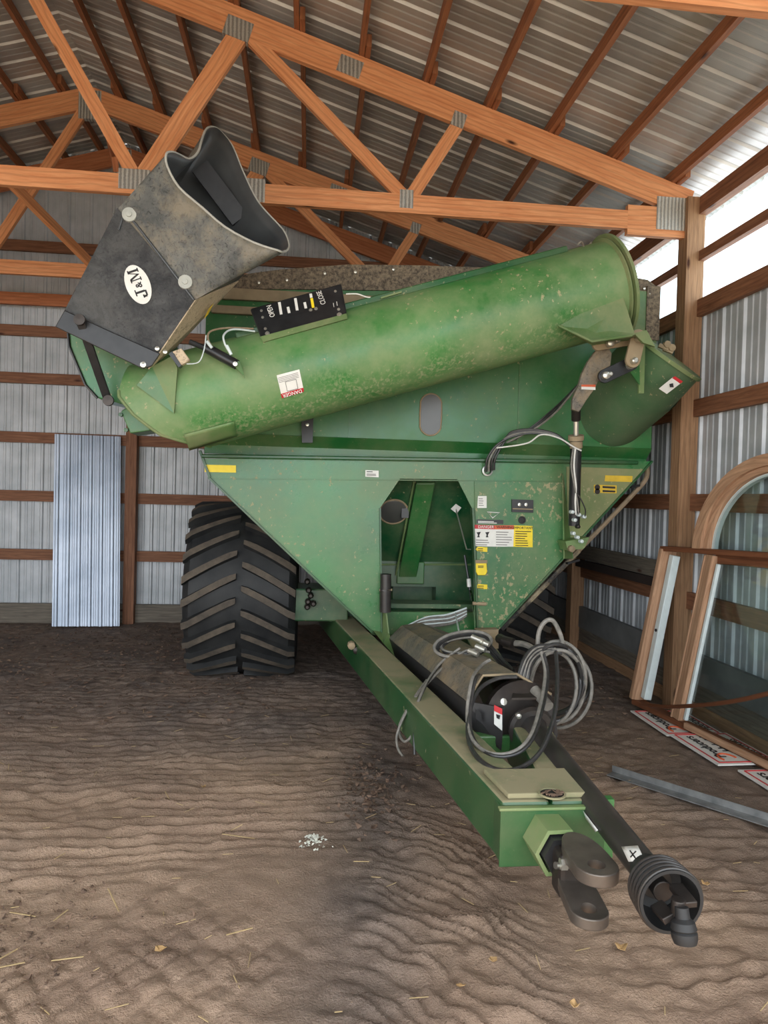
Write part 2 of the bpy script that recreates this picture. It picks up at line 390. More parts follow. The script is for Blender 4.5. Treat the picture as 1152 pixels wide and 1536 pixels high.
# dirt floor with ruts, ripples and tyre prints
rs = np.random.RandomState(3)
def vnoise(x, y, s):
    T = vnoise.T; X = x/s+37.3; Y = y/s+11.7; xi = np.floor(X).astype(int); yi = np.floor(Y).astype(int); fx = X-xi; fy = Y-yi
    fx = fx*fx*(3-2*fx); fy = fy*fy*(3-2*fy); g = lambda a, b: T[a % 128, b % 128]
    return (g(xi, yi)*(1-fx)+g(xi+1, yi)*fx)*(1-fy)+(g(xi, yi+1)*(1-fx)+g(xi+1, yi+1)*fx)*fy-.5
vnoise.T = rs.rand(128, 128)
def sst(a, b, x): t = np.clip((x-a)/(b-a), 0, 1); return t*t*(3-2*t)
def ground_h(x, y):
    wx = x+.22*vnoise(x, y, .5)+.06*vnoise(x+9, y, .14); wy = y+.28*vnoise(x+5, y+3, .6)+.07*vnoise(x, y+8, .16)
    h = .05*vnoise(x, y, 1.3)+.022*vnoise(wx, wy, .35)+.014*vnoise(wx, wy, .12)+.006*vnoise(x, y, .05)
    # ripple bands pressed by tyre lugs, running away from the camera
    bk_ = .35+1.3*np.clip(vnoise(x*.45, y*1.6, .16)+.45, 0, 1)
    ph = (y+.10*vnoise(x, y+3, .45)+.05*vnoise(x, y, .17)+.02*vnoise(x+2, y, .07))*2*PI/.105+.55*np.sin(x*2.6); rp = (ph/(2*PI)) % 1.0
    rip = np.where(rp < .72, rp/.72, (1-rp)/.28)-.5
    band = sst(-3.2, -2.2, x)*(1-sst(.25, .8, x))*sst(3.3, 4.2, y)*(1-sst(7.6, 8.6, y))*(.35+1.0*np.clip(vnoise(x, y, .6)+.5, 0, 1))
    h += .042*rip*band*bk_
    ph2 = (y*.80+x*.62+.20*vnoise(x, y, .4)+.10*vnoise(x+3, y, .17)+.035*vnoise(x+1, y, .07))*2*PI/.088; rq = (ph2/(2*PI)) % 1.0; rip2 = np.where(rq < .65, rq/.65, (1-rq)/.35)-.5
    b2 = sst(.10, .30, x-.16*(y-2.6))*(1-sst(.85, 1.1, x-.1*(y-2.6)))*(1-sst(3.7, 4.6, y)); h += .040*rip2*b2*np.clip(bk_-.15, .1, 1.2)+.03*vnoise(x+2, y+5, .11)*b2
    b3 = sst(1.1, 1.5, x)*(1-sst(2.2, 2.9, x))*(1-sst(5, 6.5, y)); h += .014*rip*b3*bk_+.016*vnoise(x, y, .09)*b3
    h += .020*vnoise(x, y+2, .085)*(1-.5*band)+.010*np.abs(vnoise(x+7, y, .045))
    # diamond tread print bottom left
    jx, jy = x+.05*vnoise(x, y, .2), y+.05*vnoise(x+5, y, .2)
    a = (jx*1.0+jy*.85)*PI/.155; b = (jx*1.0-jy*.85)*PI/.155
    dia = np.minimum(np.minimum(np.abs(np.sin(a)), np.abs(np.sin(b)))**.6, .75)*(.7+.6*vnoise(x, y, .25))
    wd = np.exp(-((x+.38)/.30)**2-((y-2.95)/.36)**2)+.8*np.exp(-((x+1.0)/.4)**2-((y-2.7)/.3)**2); h += .042*dia*np.clip(wd*1.4, 0, 1)
    # smooth trodden pad at the middle
    pad = np.exp(-((x+.05)/.42)**4-((y-3.45)/.38)**4); h = h*(1-.75*pad)+.02*pad
    # pile against the tyre track, slight mound left
    h += .03*np.exp(-((x+1.6)/.6)**2-((y-3.6)/.5)**2)*(.5+vnoise(x, y, .2))
    return h
xs = np.concatenate([np.arange(-9.1, -4.2, .2), np.arange(-4.2, 3.7, .0165)]); ys = np.concatenate([np.arange(-2.6, 2.0, .15)]+[np.array([2.0])])
yy = [2.0]
while yy[-1] < 10.6: yy.append(yy[-1]+.0105+.0038*(yy[-1]-2))
ys = np.concatenate([ys[:-1], np.array(yy)])
GX, GY = np.meshgrid(xs, ys); GZ = ground_h(GX, GY)
nx, ny = len(xs), len(ys)
vv = np.stack([GX.ravel(), GY.ravel(), GZ.ravel()], 1).astype(np.float32)
idx = np.arange(nx*ny).reshape(ny, nx); fq = np.stack([idx[:-1, :-1], idx[:-1, 1:], idx[1:, 1:], idx[1:, :-1]], -1).reshape(-1, 4)
me = bpy.data.meshes.new('floor'); me.vertices.add(len(vv)); me.vertices.foreach_set('co', vv.ravel())
me.loops.add(fq.size); me.loops.foreach_set('vertex_index', fq.ravel().astype(np.int32)); me.polygons.add(len(fq))
me.polygons.foreach_set('loop_start', np.arange(0, fq.size, 4, dtype=np.int32)); me.update(calc_edges=True)
me.polygons.foreach_set('use_smooth', np.ones(len(fq), bool)); me.materials.append(M['soil'])
# dark grey tone mask: darker to the back, right and along a middle wedge
def dark_tone(x, y):
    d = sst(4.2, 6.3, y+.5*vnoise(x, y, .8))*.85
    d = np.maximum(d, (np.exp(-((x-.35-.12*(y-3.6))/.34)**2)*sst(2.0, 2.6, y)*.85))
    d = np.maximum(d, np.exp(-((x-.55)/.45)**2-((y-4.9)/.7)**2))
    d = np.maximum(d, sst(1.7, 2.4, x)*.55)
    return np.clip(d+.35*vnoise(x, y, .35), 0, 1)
at_ = me.attributes.new('dark_tone', 'FLOAT', 'POINT'); at_.data.foreach_set('value', dark_tone(GX, GY).ravel().astype(np.float32))
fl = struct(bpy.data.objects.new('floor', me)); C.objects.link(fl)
def gz(x, y): return float(ground_h(np.array([x]), np.array([y]))[0])
struct(MB().box(-25, 20, -30, YF+.02, -.2, -.02).build('ground_outside', plain('dry_yard_gravel', srgb(186, 176, 160), .9, var=.2, scale=3)))
# walls
wt = lambda p: Vector((p.x, p.y, zroof(p.x)))
struct(corr((XL, YB, 0), (1, 0, 0), (0, -1, 0), XR-XL, lambda p: Vector((p.x, p.y, -.1)), wt, .305, .022, .007).build('wall_back', M['wall']))
struct(corr((XR, YB, 0), (0, -1, 0), (-1, 0, 0), YB-YF, lambda p: Vector((p.x, p.y, -.1)), lambda p: Vector((p.x, p.y, 3.76)), .305, .022, .007).build('wall_right', M['wall']))
struct(corr((XL, YF, 0), (0, 1, 0), (1, 0, 0), YB-YF, lambda p: Vector((p.x, p.y, -.1)), lambda p: Vector((p.x, p.y, zroof(XL))), .305).build('wall_left', M['wall']))
struct(corr((XL, YF, 0), (1, 0, 0), (0, 1, 0), XR-XL, lambda p: Vector((p.x, p.y, 4.45)), wt, .305).build('wall_front', M['wall']))
rf = MB()
for sx in (1, -1):
    xe = XR+.35 if sx > 0 else XL-.3
    z_e, z_r = zroof(xe)+.0, zroof(RX)
    v = []; pr = profile(YB-YF+.4, .305, .024, .006)
    for d, z in pr:
        v += [Vector((xe, YF-.2+d, z_e+z)), Vector((RX, YF-.2+d, z_r+z))]
    rf.add(v, [(2*i, 2*i+2, 2*i+3, 2*i+1) if sx > 0 else (2*i, 2*i+1, 2*i+3, 2*i+2) for i in range(len(pr)-1)])
struct(rf.build('ceiling', M['roof']))
wn = struct(MB().box(XR-.01, XR+.0, YF, YB, 3.76, 4.66).build('window_1', M['glass']))
for z, h in ((4.20, .09),): struct(MB().beam((XR-.05, YF, z), (XR-.05, YB, z), .06, h, (1, 0, 0)).build('trim_1', M['girt']))
struct(MB().beam((XR-.05, YF, 4.66), (XR-.05, YB, 4.66), .08, .16, (1, 0, 0)).build('trim_2', M['girt']))
sl = []
for z, h in ((.20, .40), (.50, .22)): pass
struct(MB().beam((XR-.05, YF, .17), (XR-.05, YB, .17), .05, .24, (1, 0, 0)).build('baseboard_right', M['greywood']))
struct(MB().beam((XR-.06, YF, .43), (XR-.06, YB, .43), .05, .27, (1, 0, 0), ).build('trim_3', plain('grey_skirt_board', srgb(112, 112, 110), .7, var=.2, scale=4)))
struct(MB().beam((XR-.065, YF, .04), (XR-.065, YB, .04), .05, .16, (1, 0, 0)).build('trim_4', M['post']))
struct(MB().beam((XL, YB-.08, .13), (XR, YB-.08, .13), .05, .28, (0, 1, 0)).build('baseboard_back', M['greywood']))
# girts
for z, nm in ((1.02, 'lowest'), (1.93, 'second'), (2.80, 'third'), (3.72, 'topmost')):
    tag(MB().beam((XR-.055, YF, z), (XR-.055, YB-.1, z), .05, .155, (1, 0, 0)).build('wall_girt', M['girt']),
        f'{nm} brown horizontal board along the right metal wall' + (', just under the bright opening' if nm == 'topmost' else ', counting up from the dirt'), 'board', 'horizontal boards on the right wall')
for z, nm in ((.96, 'lowest'), (1.786, 'second'), (2.609, 'third'), (3.438, 'fourth'), (4.10, 'fifth'), (5.28, 'topmost')):
    hw = min(XR-.1, (ztop(RX)-z)/.305+RX-.1)
    tag(MB().beam((max(XL+.1, 2*RX-hw), YB-.07, z), (hw, YB-.07, z), .05, .15, (0, 1, 0)).build('wall_girt', M['girt']),
        f'{nm} reddish brown horizontal board on the back wall, counting up from the dirt', 'board', 'horizontal boards on the back wall')
# posts
def post(x, y, z, w_, d, m_, label, grp):
    o = MB().beam((x, y, -.05), (x, y, z), w_, d, (1, 0, 0)).build('wooden_post', M[m_]); tag(o, label, 'post', grp); return o
post(3.488, 6.33, 4.74, .17, .16, 'post', 'tall wooden post carrying the near truss, beside the window frames', 'wooden posts')
post(3.488, 8.914, 4.74, .17, .16, 'post', 'wooden post at the right wall behind the cart, just left of the stacked grey boards', 'wooden posts')
post(3.488, 3.48, 4.74, .17, .16, 'post', 'right wall post nearest the doorway', 'wooden posts')
post(-2.50, 10.42, 4.1, .15, .14, 'girt', 'dark brown post on the back wall right of the leaning metal sheet', 'wooden posts')
# trusses
def truss(Y, label, mat, full=True, ext=0):
    t = root('roof_truss', (RX, Y, 4.4), label, 'truss', 'roof trusses'); m = M[mat]; zb = 4.51
    for s in (1, -1):
        xe = RX+s*6.15
        a = Vector((RX, Y, ztop(RX)-.125)); b = Vector((xe, Y, ztop(xe)-.125))
        MB().beam(a, b, .055, .24).build('top_chord', m, t)
    MB().beam((RX-6.0, Y, zb-.002), (RX-1.06, Y, zb-.002), .055, .165).build('bottom_chord', m, t)
    MB().beam((RX-1.06, Y, zb), (RX+2.15, Y, zb), .055, .165).build('bottom_chord', m, t)
    MB().beam((RX+2.15, Y, zb), (RX+6.05, Y, zb), .055, .165).build('bottom_chord', m, t)
    pl = []
    def web(x0, z0, x1, z1, h): MB().beam((x0, Y, z0), (x1, Y, z1), .052, h).build('web', m, t)
    for s in (1, -1):
        tp = lambda d: ztop(RX+d)-.24
        b1, t1, b2, t2 = 1.16, 2.0, 3.5, 3.95
        if not full: continue
        web(RX+s*.08, tp(.1)-.02, RX+s*b1, zb+.07, .115); web(RX+s*(b1+.08), zb+.07, RX+s*t1, tp(t1), .165)
        web(RX+s*(t1+.1), tp(t1), RX+s*(b2-.04), zb+.08, .115); web(RX+s*(b2+.05), zb+.08, RX+s*t2, tp(t2), .115)
        pl += [(RX+s*b1, zb+.04, .26, .17, 0), (RX+s*t1, tp(t1)+.05, .23, .17, s), (RX+s*b2, zb+.04, .12, .16, 0), (RX+s*t2, tp(t2)+.03, .12, .13, s), (RX+s*2.97, ztop(RX+2.97)-.13, .21, .15, s)]
        MB().beam((RX+s*5.55, Y, zb+.0), (RX+s*6.12, Y, zb+.0), .056, .27).build('heel_block', m, t)
        pl += [(RX+s*5.98, zb+.08, .31, .30, 0)]
    pl += [(RX, ztop(RX)-.22, .26, .34, 0), (RX+2.15, zb+.02, .22, .20, 0)]
    for x, z, w_, h, s in pl:
        ang = -s*math.atan(.305); ux = Vector((math.cos(ang), 0, math.sin(ang)))*w_/2
        MB().beam(Vector((x, Y, z))-ux, Vector((x, Y, z))+ux, .064, h).build('truss_plate', M['plate'], t)
    return t
truss(3.48, 'truss nearest the camera, only its bottom chord crossing the top right corner', 'truss')
truss(6.33, 'bright orange near roof truss spanning above the chute and the cart', 'truss')
truss(8.914, 'second roof truss with its peak and grey peak plate at upper left', 'truss')
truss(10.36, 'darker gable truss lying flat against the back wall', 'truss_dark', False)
tag(MB().beam((-3.75, 7.0, 5.62), (-2.55, 8.93, 4.50), .05, .12, (1, 0, 0)).build('diagonal_brace', M['truss']), 'long diagonal brace sloping down to the right behind the near truss at upper left', 'brace')
tag(MB().beam((-1.75, 6.5, 4.75), (-2.5, 8.8, 6.25), .05, .12, (1, 0, 0)).build('diagonal_brace', M['truss_dark']), 'thin brace running up beside the peak of the second truss', 'brace')
# purlins
offs = [.30, .78, 1.35, 1.93, 2.50, 3.07, 3.65, 4.22, 4.80, 5.40, 5.98]
names = ['first', 'second', 'third', 'fourth', 'fifth', 'sixth', 'seventh', 'eighth', 'ninth', 'tenth', 'eleventh']
bays = [(-2.6, 1.0, 'x'), (1.0, 3.48, 'overhead bay'), (3.48, 6.33, 'nearest bay'), (6.33, 8.914, 'middle bay'), (8.914, 10.5, 'rear bay')]
for s in (1, -1):
    for i, d in enumerate(offs):
        for k, (y0, y1, where) in enumerate(bays):
            if s < 0 and i > 6 and k < 3: continue
            if k == 0: continue
            x = RX+s*(d+(.05 if k % 2 else 0)); n = ztop(x)
            o = MB().beam((x, y0-.19, n+.055), (x, y1+.19 if k < 4 else YB-.03, n+.055), .045, .105, (1, 0, .0)).build('roof_purlin', M['purlin'])
            tag(o, f"dark brown roof purlin, {names[i]} down from the ridge on the {'right' if s > 0 else 'left'} slope, {where}", 'roof beam', 'roof purlins')

# ------------------------------------------------------------------ the grain cart
cart = root('grain_cart', (1.06, 7.7, 0), 'large dusty green grain cart with folded auger parked on the dirt in the shed', 'grain cart')
FY = 6.35
# --- hopper: upper box, inner lower funnel
h = MB()
x0, x1, y0, y1 = -.93, 3.19, 6.38, 9.85
h.prism([(x0, y0, 2.42), (x1, y0, 2.42), (x1, y0, 3.90), (x0, y0, 3.72)], (0, .03, 0)); h.box(x0, x1, y1-.03, y1, 2.42, 3.74); h.box(x0, x0+.03, y0+.03, y1-.03, 2.42, 3.74); h.box(x1-.03, x1, y0+.03, y1-.03, 2.42, 3.74)
hopper = h.build('hopper', M['green_hop'], cart)
fb = MB()   # funnel sides below the box
A = [Vector(p) for p in ((x0, 6.78, 2.42), (x1, 6.78, 2.42), (x1, y1, 2.42), (x0, y1, 2.42))]; B = [Vector(p) for p in ((.35, 7.45, 1.05), (1.8, 7.45, 1.05), (1.8, 8.6, 1.05), (.35, 8.6, 1.05))]
D_ = [Vector(p) for p in ((.35, 7.45, .62), (1.8, 7.45, .62), (1.8, 8.6, .62), (.35, 8.6, .62))]
for a, b in ((A, B), (B, D_)):
    for i in range(4): fb.quad(a[i], b[i], b[(i+1) % 4], a[(i+1) % 4])
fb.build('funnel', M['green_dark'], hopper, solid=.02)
# seams, ribs and the channel between the upper wall and the front panel
sk = MB().prism([(x0, 6.36, 2.425), (x0, 6.47, 2.33), (x0, 6.47, 2.25), (x0, 6.5, 2.25), (x0, 6.5, 2.43)], (x1-x0, 0, 0))
sk.build('shadow_channel', M['green'], hopper)
for xx in (.35, 1.9): MB().box(xx-.006, xx+.006, 6.374, 6.382, 2.43, 3.7).build('weld_seam', M['green'], hopper)
for z, hh, m_ in ((3.64, .10, 'tandust'), (3.50, .07, 'tandust')):
    MB().box(x0+.05, 2.0, 6.33, 6.38, z-hh/2, z+hh/2).build('rail', M[m_], hopper, bevel=.008)
MB().box(2.86, x1, 6.35, 6.38, 3.33, 3.88).build('corner_panel', M['green_tan'], hopper)  # tan colour imitates the haze glow from the window
cb = MB().box(3.08, 3.21, 6.34, 6.37, 3.43, 3.93).build('corner_strap', M['band'], hopper)
bd = MB().prism([(x0+.02, 6.36, 3.68), (x1, 6.36, 3.87), (x1+.01, 6.36, 3.92), (x1-.10, 6.36, 3.99), (2.85, 6.36, 4.015), (2.0, 6.36, 4.02), (1.0, 6.36, 3.995), (.3, 6.36, 3.96), (-.3, 6.36, 3.88), (x0+.02, 6.36, 3.76)], (0, .03, 0)).build('rim_band', M['band'], cart)
for s_ in (x0, x1-.03): MB().box(s_, s_+.03, 6.4, 9.85, 3.74, 3.92).build('rim_band', M['band'], cart)
MB().box(x0, x1, 9.82, 9.85, 3.74, 3.94).build('rim_band', M['band'], cart)
bt = MB()
for a, b in ((345, 447), (388, 424), (430, 420), (487, 410), (533, 408), (590, 404), (953, 420), (966, 433), (974, 441)):
    p = P(a, b, Y=6.35); bt.lathe(p, (0, -1, 0), [(0, .014), (.008, .012), (.012, 0)], 8)
bt.build('bolt', M['zinc'], bd)
p = P(352, 436, Y=6.35); MB().box(p.x-.12, p.x+.05, 6.345, 6.352, p.z-.02, p.z+.02).build('red_marking', plain('faded_red_marking', srgb(168, 82, 66), .7), bd, bevel=.004)
# oval sight window
def oval(cx, cz, rx, rz, n=28):
    out = []
    for k in range(n):
        t = 2*PI*k/n; out.append((cx+rx*math.cos(t), cz+rz*math.sin(t)+(math.copysign(.09, math.sin(t)) if abs(math.sin(t)) > 1e-6 else 0)))
    return out
p = P(646, 622, Y=6.375)
sw = MB().prism([(a, 6.376, b) for a, b in oval(p.x, p.z, .092, .092)], (0, -.012, 0)).build('sight_window', M['glass_dark'], hopper)
ol = oval(p.x, p.z, .098, .098); MB().tube([(a, 6.372, b) for a, b in ol], .008, 6, closed=True).build('window_gasket', M['tandust'], sw)
# --- front panel with pocket
fp = [(303, 688), (978, 692), (971, 702), (903, 775), (800, 887), (738, 952), (716, 955), (708, 762), (686, 719), (600, 718), (570, 762), (572, 948), (556, 946), (313, 718)]
pan = MB().prism([P(a, b, Y=FY) for a, b in fp], (0, .02, 0))
panel = pan.build('front_panel', M['green_panel'], cart)
def face(name, pts, Y, m_, parent, th=.006, bevel=0): return MB().prism([P(a, b, Y=Y) for a, b in pts], (0, th, 0)).build(name, m_, parent, bevel=bevel)
# mud-splashed service panel right of the pocket
face('service_panel', [(712, 722), (845, 724), (845, 840), (745, 948), (718, 950)], FY-.014, M['green_mud'], panel, .012)
face('dusty_corner_plate', [(850, 700), (968, 704), (903, 775), (852, 830)], FY-.012, green('green_paint_olive_dust', (104, 124, 70), .9, .3, 0, rough=.45, dustcol=(146, 142, 104), dthr=(.25, .6)), panel, .01)
# top lip and edge flanges
lp = MB().beam(P(302, 684, Y=FY-.02), P(956, 694, Y=FY-.02), .05, .035); lp.build('top_lip', M['green_clean'], panel, bevel=.01)
MB().beam(P(300, 676, Y=FY-.0), P(315, 716, Y=FY), .05, .02).build('edge_flange', M['green_clean'], panel)
MB().beam(P(313, 716, Y=FY), P(558, 948, Y=FY), .06, .016).build('edge_flange', M['green_clean'], panel)
MB().beam(P(977, 692, Y=FY), P(738, 952, Y=FY), .06, .016).build('edge_flange', M['green_clean'], panel)
MB().beam(P(708, 762, Y=FY-.0), P(716, 955, Y=FY-.0), .08, .015).build('pocket_flange', M['green_clean'], panel)
MB().beam(P(570, 762, Y=FY), P(572, 948, Y=FY), .06, .012).build('pocket_flange', M['green_dark'], panel)
sm = MB()
for a, b in (((312, 718), (855, 722)), ((712, 725), (712, 950)), ((843, 722), (846, 838))): sm.beam(P(*a, Y=FY-.004), P(*b, Y=FY-.004), .01, .008)
sm.build('weld_seam', M['green'], panel)
MB().prism([P(843, 712, Y=FY-.01), P(858, 838, Y=FY-.01), P(845, 838, Y=FY-.16)], (.012, 0, 0)).build('stiffener_fin', M['green_tan'], panel)
MB().prism([P(843, 710, Y=FY-.02), P(860, 838, Y=FY-.02), P(845, 838, Y=FY-.02)], (0, .02, 0)).build('stiffener_fin', M['green'], panel)
# curved gussets down to the tongue
gl = MB().prism([P(574, 880, Y=FY), P(572, 948, Y=FY), P(560, 946, Y=FY)]+[P(a, b, Y=yy_) for a, b, yy_ in ((575, 965, 6.1), (592, 985, 5.9), (582, 950, 6.2))], (.012, 0, 0))
gl.build('gusset', M['green_tan'], panel)
MB().prism([P(704, 885, Y=FY), P(717, 950, Y=FY), P(718, 975, Y=FY)], (.02, 0, 0)).build('gusset', M['green'], panel)
# decals on panel
def decal(name, pts, Y, m_, parent, th=.003): return face(name, pts, Y, M[m_], parent, th)
d0 = decal('yellow_reflector', [(307, 697), (354, 698), (354, 709), (307, 708)], FY-.01, 'yellow', panel)
decal('yellow_reflector', [(908, 713), (949, 714), (948, 723), (907, 722)], FY-.02, 'yellow_dusty', panel)
RGT, UPP = Vector((1, 0, 0)), Vector((0, 0, 1))
d1 = decal('warning_decal', [(712, 787), (742, 788), (741, 820), (712, 819)], FY-.02, 'white', panel)
decal('header_band', [(712, 787), (742, 788), (742, 794), (712, 793)], FY-.023, 'red', d1); text('lettering', 'DANGER', M['white'], d1, P(729, 790.5, Y=FY-.026), RGT, UPP, .037)
d2 = decal('warning_decal', [(742, 788), (771, 788), (770, 820), (741, 820)], FY-.02, 'white', panel)
decal('header_band', [(742, 788), (771, 788), (771, 794), (742, 794)], FY-.023, 'orange', d2); text('lettering', 'WARNING', M['ink'], d2, P(758, 791, Y=FY-.026), RGT, UPP, .034)
d3 = decal('warning_decal', [(771, 788), (799, 789), (799, 821), (770, 820)], FY-.02, 'yellow', panel); text('lettering', 'IMPORTANT', M['ink'], d3, P(785, 792, Y=FY-.024), RGT, UPP, .033)
def lines(parent, xa, xb, ya, yb, n, Y, m_='greyink'):
    for k in range(n):
        y = ya+(yb-ya)*k/(max(1, n-1)); e = random.uniform(.6, 1.0)
        MB().box(P(xa, y, Y=Y).x, P(xa+(xb-xa)*e, y, Y=Y).x, Y-.001, Y, P(xa, y, Y=Y).z-.0035, P(xa, y, Y=Y).z+.0035).build('print_line', M[m_], parent)
lines(d1, 714, 739, 810, 817, 3, FY-.022); lines(d2, 744, 768, 798, 817, 6, FY-.022); lines(d3, 773, 797, 797, 818, 7, FY-.022, 'ink')
for a in (718, 731):
    p = P(a, 801, Y=FY-.022); MB().prism([(p.x-.02, p.y, p.z+.015), (p.x+.02, p.y, p.z+.02), (p.x+.005, p.y, p.z-.012), (p.x+.012, p.y, p.z-.03), (p.x-.014, p.y, p.z-.03), (p.x-.006, p.y, p.z-.01)], (0, .001, 0)).build('pictogram', M['ink'], d1)
d4 = decal('number_plate', [(715, 779), (755, 780), (755, 786), (715, 785)], FY-.02, 'black', panel); lines(d4, 717, 752, 782, 784, 2, FY-.022, 'white')
d5 = decal('paper_label', [(717, 744), (730, 744), (730, 762), (716, 762)], FY-.02, 'white', panel); lines(d5, 718, 728, 748, 758, 4, FY-.022)
tri = [P(a, b, Y=FY-.02) for a, b in ((731, 768), (749, 769), (739, 777))]
MB().tube(tri, .006, 6, closed=True).build('triangle_marking', M['white'], panel)
for y in (824, 880):
    q = decal('arrow_decal', [(713, y), (717, y-4), (731, y-3), (731, y+4), (717, y+3)], FY-.02, 'yellow', panel); lines(q, 717, 729, y-1, y+2, 2, FY-.022, 'ink')
dk = MB().prism([P(a, b, Y=FY-.05) for a, b in ((714, 842), (730, 842), (731, 858), (728, 863), (717, 863), (714, 858))], (0, .035, 0)).build('document_holder', M['yellow'], panel, bevel=.006)
decal('holder_flap', [(713, 840), (731, 840), (731, 845), (713, 845)], FY-.055, 'tandust', dk); lines(dk, 717, 727, 849, 851, 2, FY-.052, 'ink')
q = decal('sticker', [(548, 705), (568, 706), (568, 716), (548, 715)], FY-.012, 'white', panel); lines(q, 550, 560, 707.5, 708, 1, FY-.014, 'ink'); lines(q, 550, 566, 711, 713, 2, FY-.014)
lb = face('light_bracket', [(768, 749), (800, 750), (800, 769), (768, 768)], FY-.035, M['black'], panel, .03)
for a in (779, 789): MB().lathe(P(a, 757, Y=FY-.036), (0, -1, 0), [(0, .018), (.008, .015), (.01, 0)], 10).build('bolt', M['zinc'], lb)
MB().beam(P(769, 763, Y=FY-.04), P(799, 764, Y=FY-.04), .012, .01).build('ridge', M['tandust'], lb)
MB().lathe(P(783, 780, Y=FY-.015), (0, -1, 0), [(0, .036), (.006, .036), (.006, .024), (0, .022), (0, 0)], 20).build('round_hole', M['ink'], panel)
q = decal('oiling_decal', [(891, 727), (925, 728), (925, 740), (891, 739)], FY-.02, 'yellow_dusty', panel)
for y in (731, 737): MB().lathe(P(896, y, Y=FY-.022), (0, -1, 0), [(0, .026), (.002, .026), (.002, 0)], 16).build('dot', M['iron'], q)
decal('print_block', [(904, 729), (923, 730), (923, 733), (904, 732)], FY-.023, 'ink', q); decal('print_block', [(904, 735), (923, 736), (923, 738.5), (904, 738)], FY-.023, 'ink', q)
MB().tube([P(709, 905, Y=FY-.03), P(729, 906, Y=FY-.03)], .016, 10).build('peg', M['tandust'], panel)
MB().lathe(P(731, 706, Y=FY-.02), (0, -1, 0), [(-.01, .05), (.01, .05), (.012, .036), (-.01, .03)], 20).build('grommet', M['steel'], panel)
# --- pocket interior
iy = lambda z: 6.62+(7.22-6.62)*(2.2-z)/(2.2-1.25) if z > 1.25 else 7.22
inn = MB(); X0, X1 = .25, 1.85
inn.quad((X0, 6.5, 2.22), (X1, 6.5, 2.22), (X1, 6.62, 2.2), (X0, 6.62, 2.2))
inn.quad((X0, 6.62, 2.2), (X1, 6.62, 2.2), (X1, 7.22, 1.25), (X0, 7.22, 1.25))
pw = MB().add([], []); 
inn.add([(X0, 7.22, 1.25), (X1, 7.22, 1.25), (X1, 7.22, .62), (1.34, 7.22, .62), (1.34, 7.22, .99), (.78, 7.22, .99), (.78, 7.22, .62), (X0, 7.22, .62)], [(0, 1, 2, 3, 4, 5, 6, 7)])
inn.quad((.78, 7.22, .99), (1.0, 7.6, .99), (1.0, 7.6, .6), (.78, 7.22, .6)); inn.quad((.7, 7.6, 1.05), (1.6, 7.6, 1.05), (1.6, 7.6, .5), (.7, 7.6, .5)); inn.quad((1.34, 7.22, .99), (1.34, 7.6, .99), (1.34, 7.6, .6), (1.34, 7.22, .6))
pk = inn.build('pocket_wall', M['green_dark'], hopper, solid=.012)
# the inner wall is seen through the pocket: add its features along the slope
def S(x, y):
    d = ray(x, y); lo, hi = 6.4, 7.22
    for _ in range(30):
        m_ = (lo+hi)/2; z = CAM_H+d.z*m_/d.y
        if iy(z) > m_: lo = m_
        else: hi = m_
    return P(x, y, Y=lo-.004)
nrm_ = Vector((0, -.845, -.534)).normalized()
ch = MB(); a = [S(624, 721), S(652, 721), S(624, 862), S(597, 862)]; ch.hexa([q_+nrm_*.05 for q_ in a], a); ch.build('slanted_channel', M['green'], pk, bevel=.01)
MB().tube([S(621, 721)+nrm_*.01, S(594, 862)+nrm_*.01], .012, 6).build('weld_seam', M['green_tan'], pk); MB().tube([S(570, 846)+nrm_*.01, S(596, 846)+nrm_*.01], .010, 6).build('weld_seam', M['green_tan'], pk); MB().tube([S(625, 846)+nrm_*.01, S(706, 846)+nrm_*.01], .010, 6).build('weld_seam', M['green_tan'], pk)
MB().box(.92, 1.20, 7.17, 7.22, 1.02, 1.25).build('channel_foot', M['green'], pk, bevel=.01)
cx = S(590, 766); rw = MB().lathe(cx, nrm_, [(0, .135), (.02, .135), (.03, .12), (.03, 0)], 32).build('round_hatch', M['glass_dark'], pk)
MB().tube([cx+nrm_*.02+Vector((math.cos(t)*.139, -math.sin(t)*.139*.534, math.sin(t)*.139*.845)) for t in [2*PI*k/32 for k in range(32)]], .01, 6, closed=True).build('hatch_ring', M['tandust'], rw)
q = S(607, 765)+nrm_*.03; MB().box(q.x-.035, q.x+.035, q.y-.02, q.y+.02, q.z-.06, q.z+.06).build('hatch_hinge', M['black'], rw)
tr = S(683, 761)+nrm_*.02; lv = MB().tube([tr, P(700, 824, Y=6.6), P(706, 824, Y=6.55)], .007, 6).build('wire_lever', M['zinc'], pk)
MB().prism([tr+Vector((-.05, -.01, -.005)), tr+Vector((.01, -.01, -.05)), tr+Vector((.055, -.01, .01)), tr+Vector((0, -.01, .045))], (0, .01, 0)).build('lever_tag', M['white'], lv)
MB().tube([P(697, 833, Y=6.6), P(703, 870, Y=6.55), P(707, 900, Y=6.5)], .012, 8).build('control_cable', M['black'], pk)
MB().tube([P(703, 868, Y=6.5), P(704, 880, Y=6.5)], .02, 8).build('cable_fitting', M['white'], pk)
gc = MB().tube([P(578.5, 861, Y=6.28), P(578.5, 884, Y=6.28)], .05, 16).tube([P(578, 887, Y=6.28), P(578, 918, Y=6.28)], .052, 16).tube([P(578.5, 884, Y=6.28), P(578, 887, Y=6.28)], .057, 16).build('manual_canister', M['plastic'], panel)
lb2 = MB().tube([P(569, 885, Y=6.27), P(588, 885, Y=6.27)], .012, 8).build('canister_clamp', M['tandust'], gc)
MB().box(.60, 1.72, 6.52, 6.60, .62, .84).build('cross_member', M['green'], cart, bevel=.008)
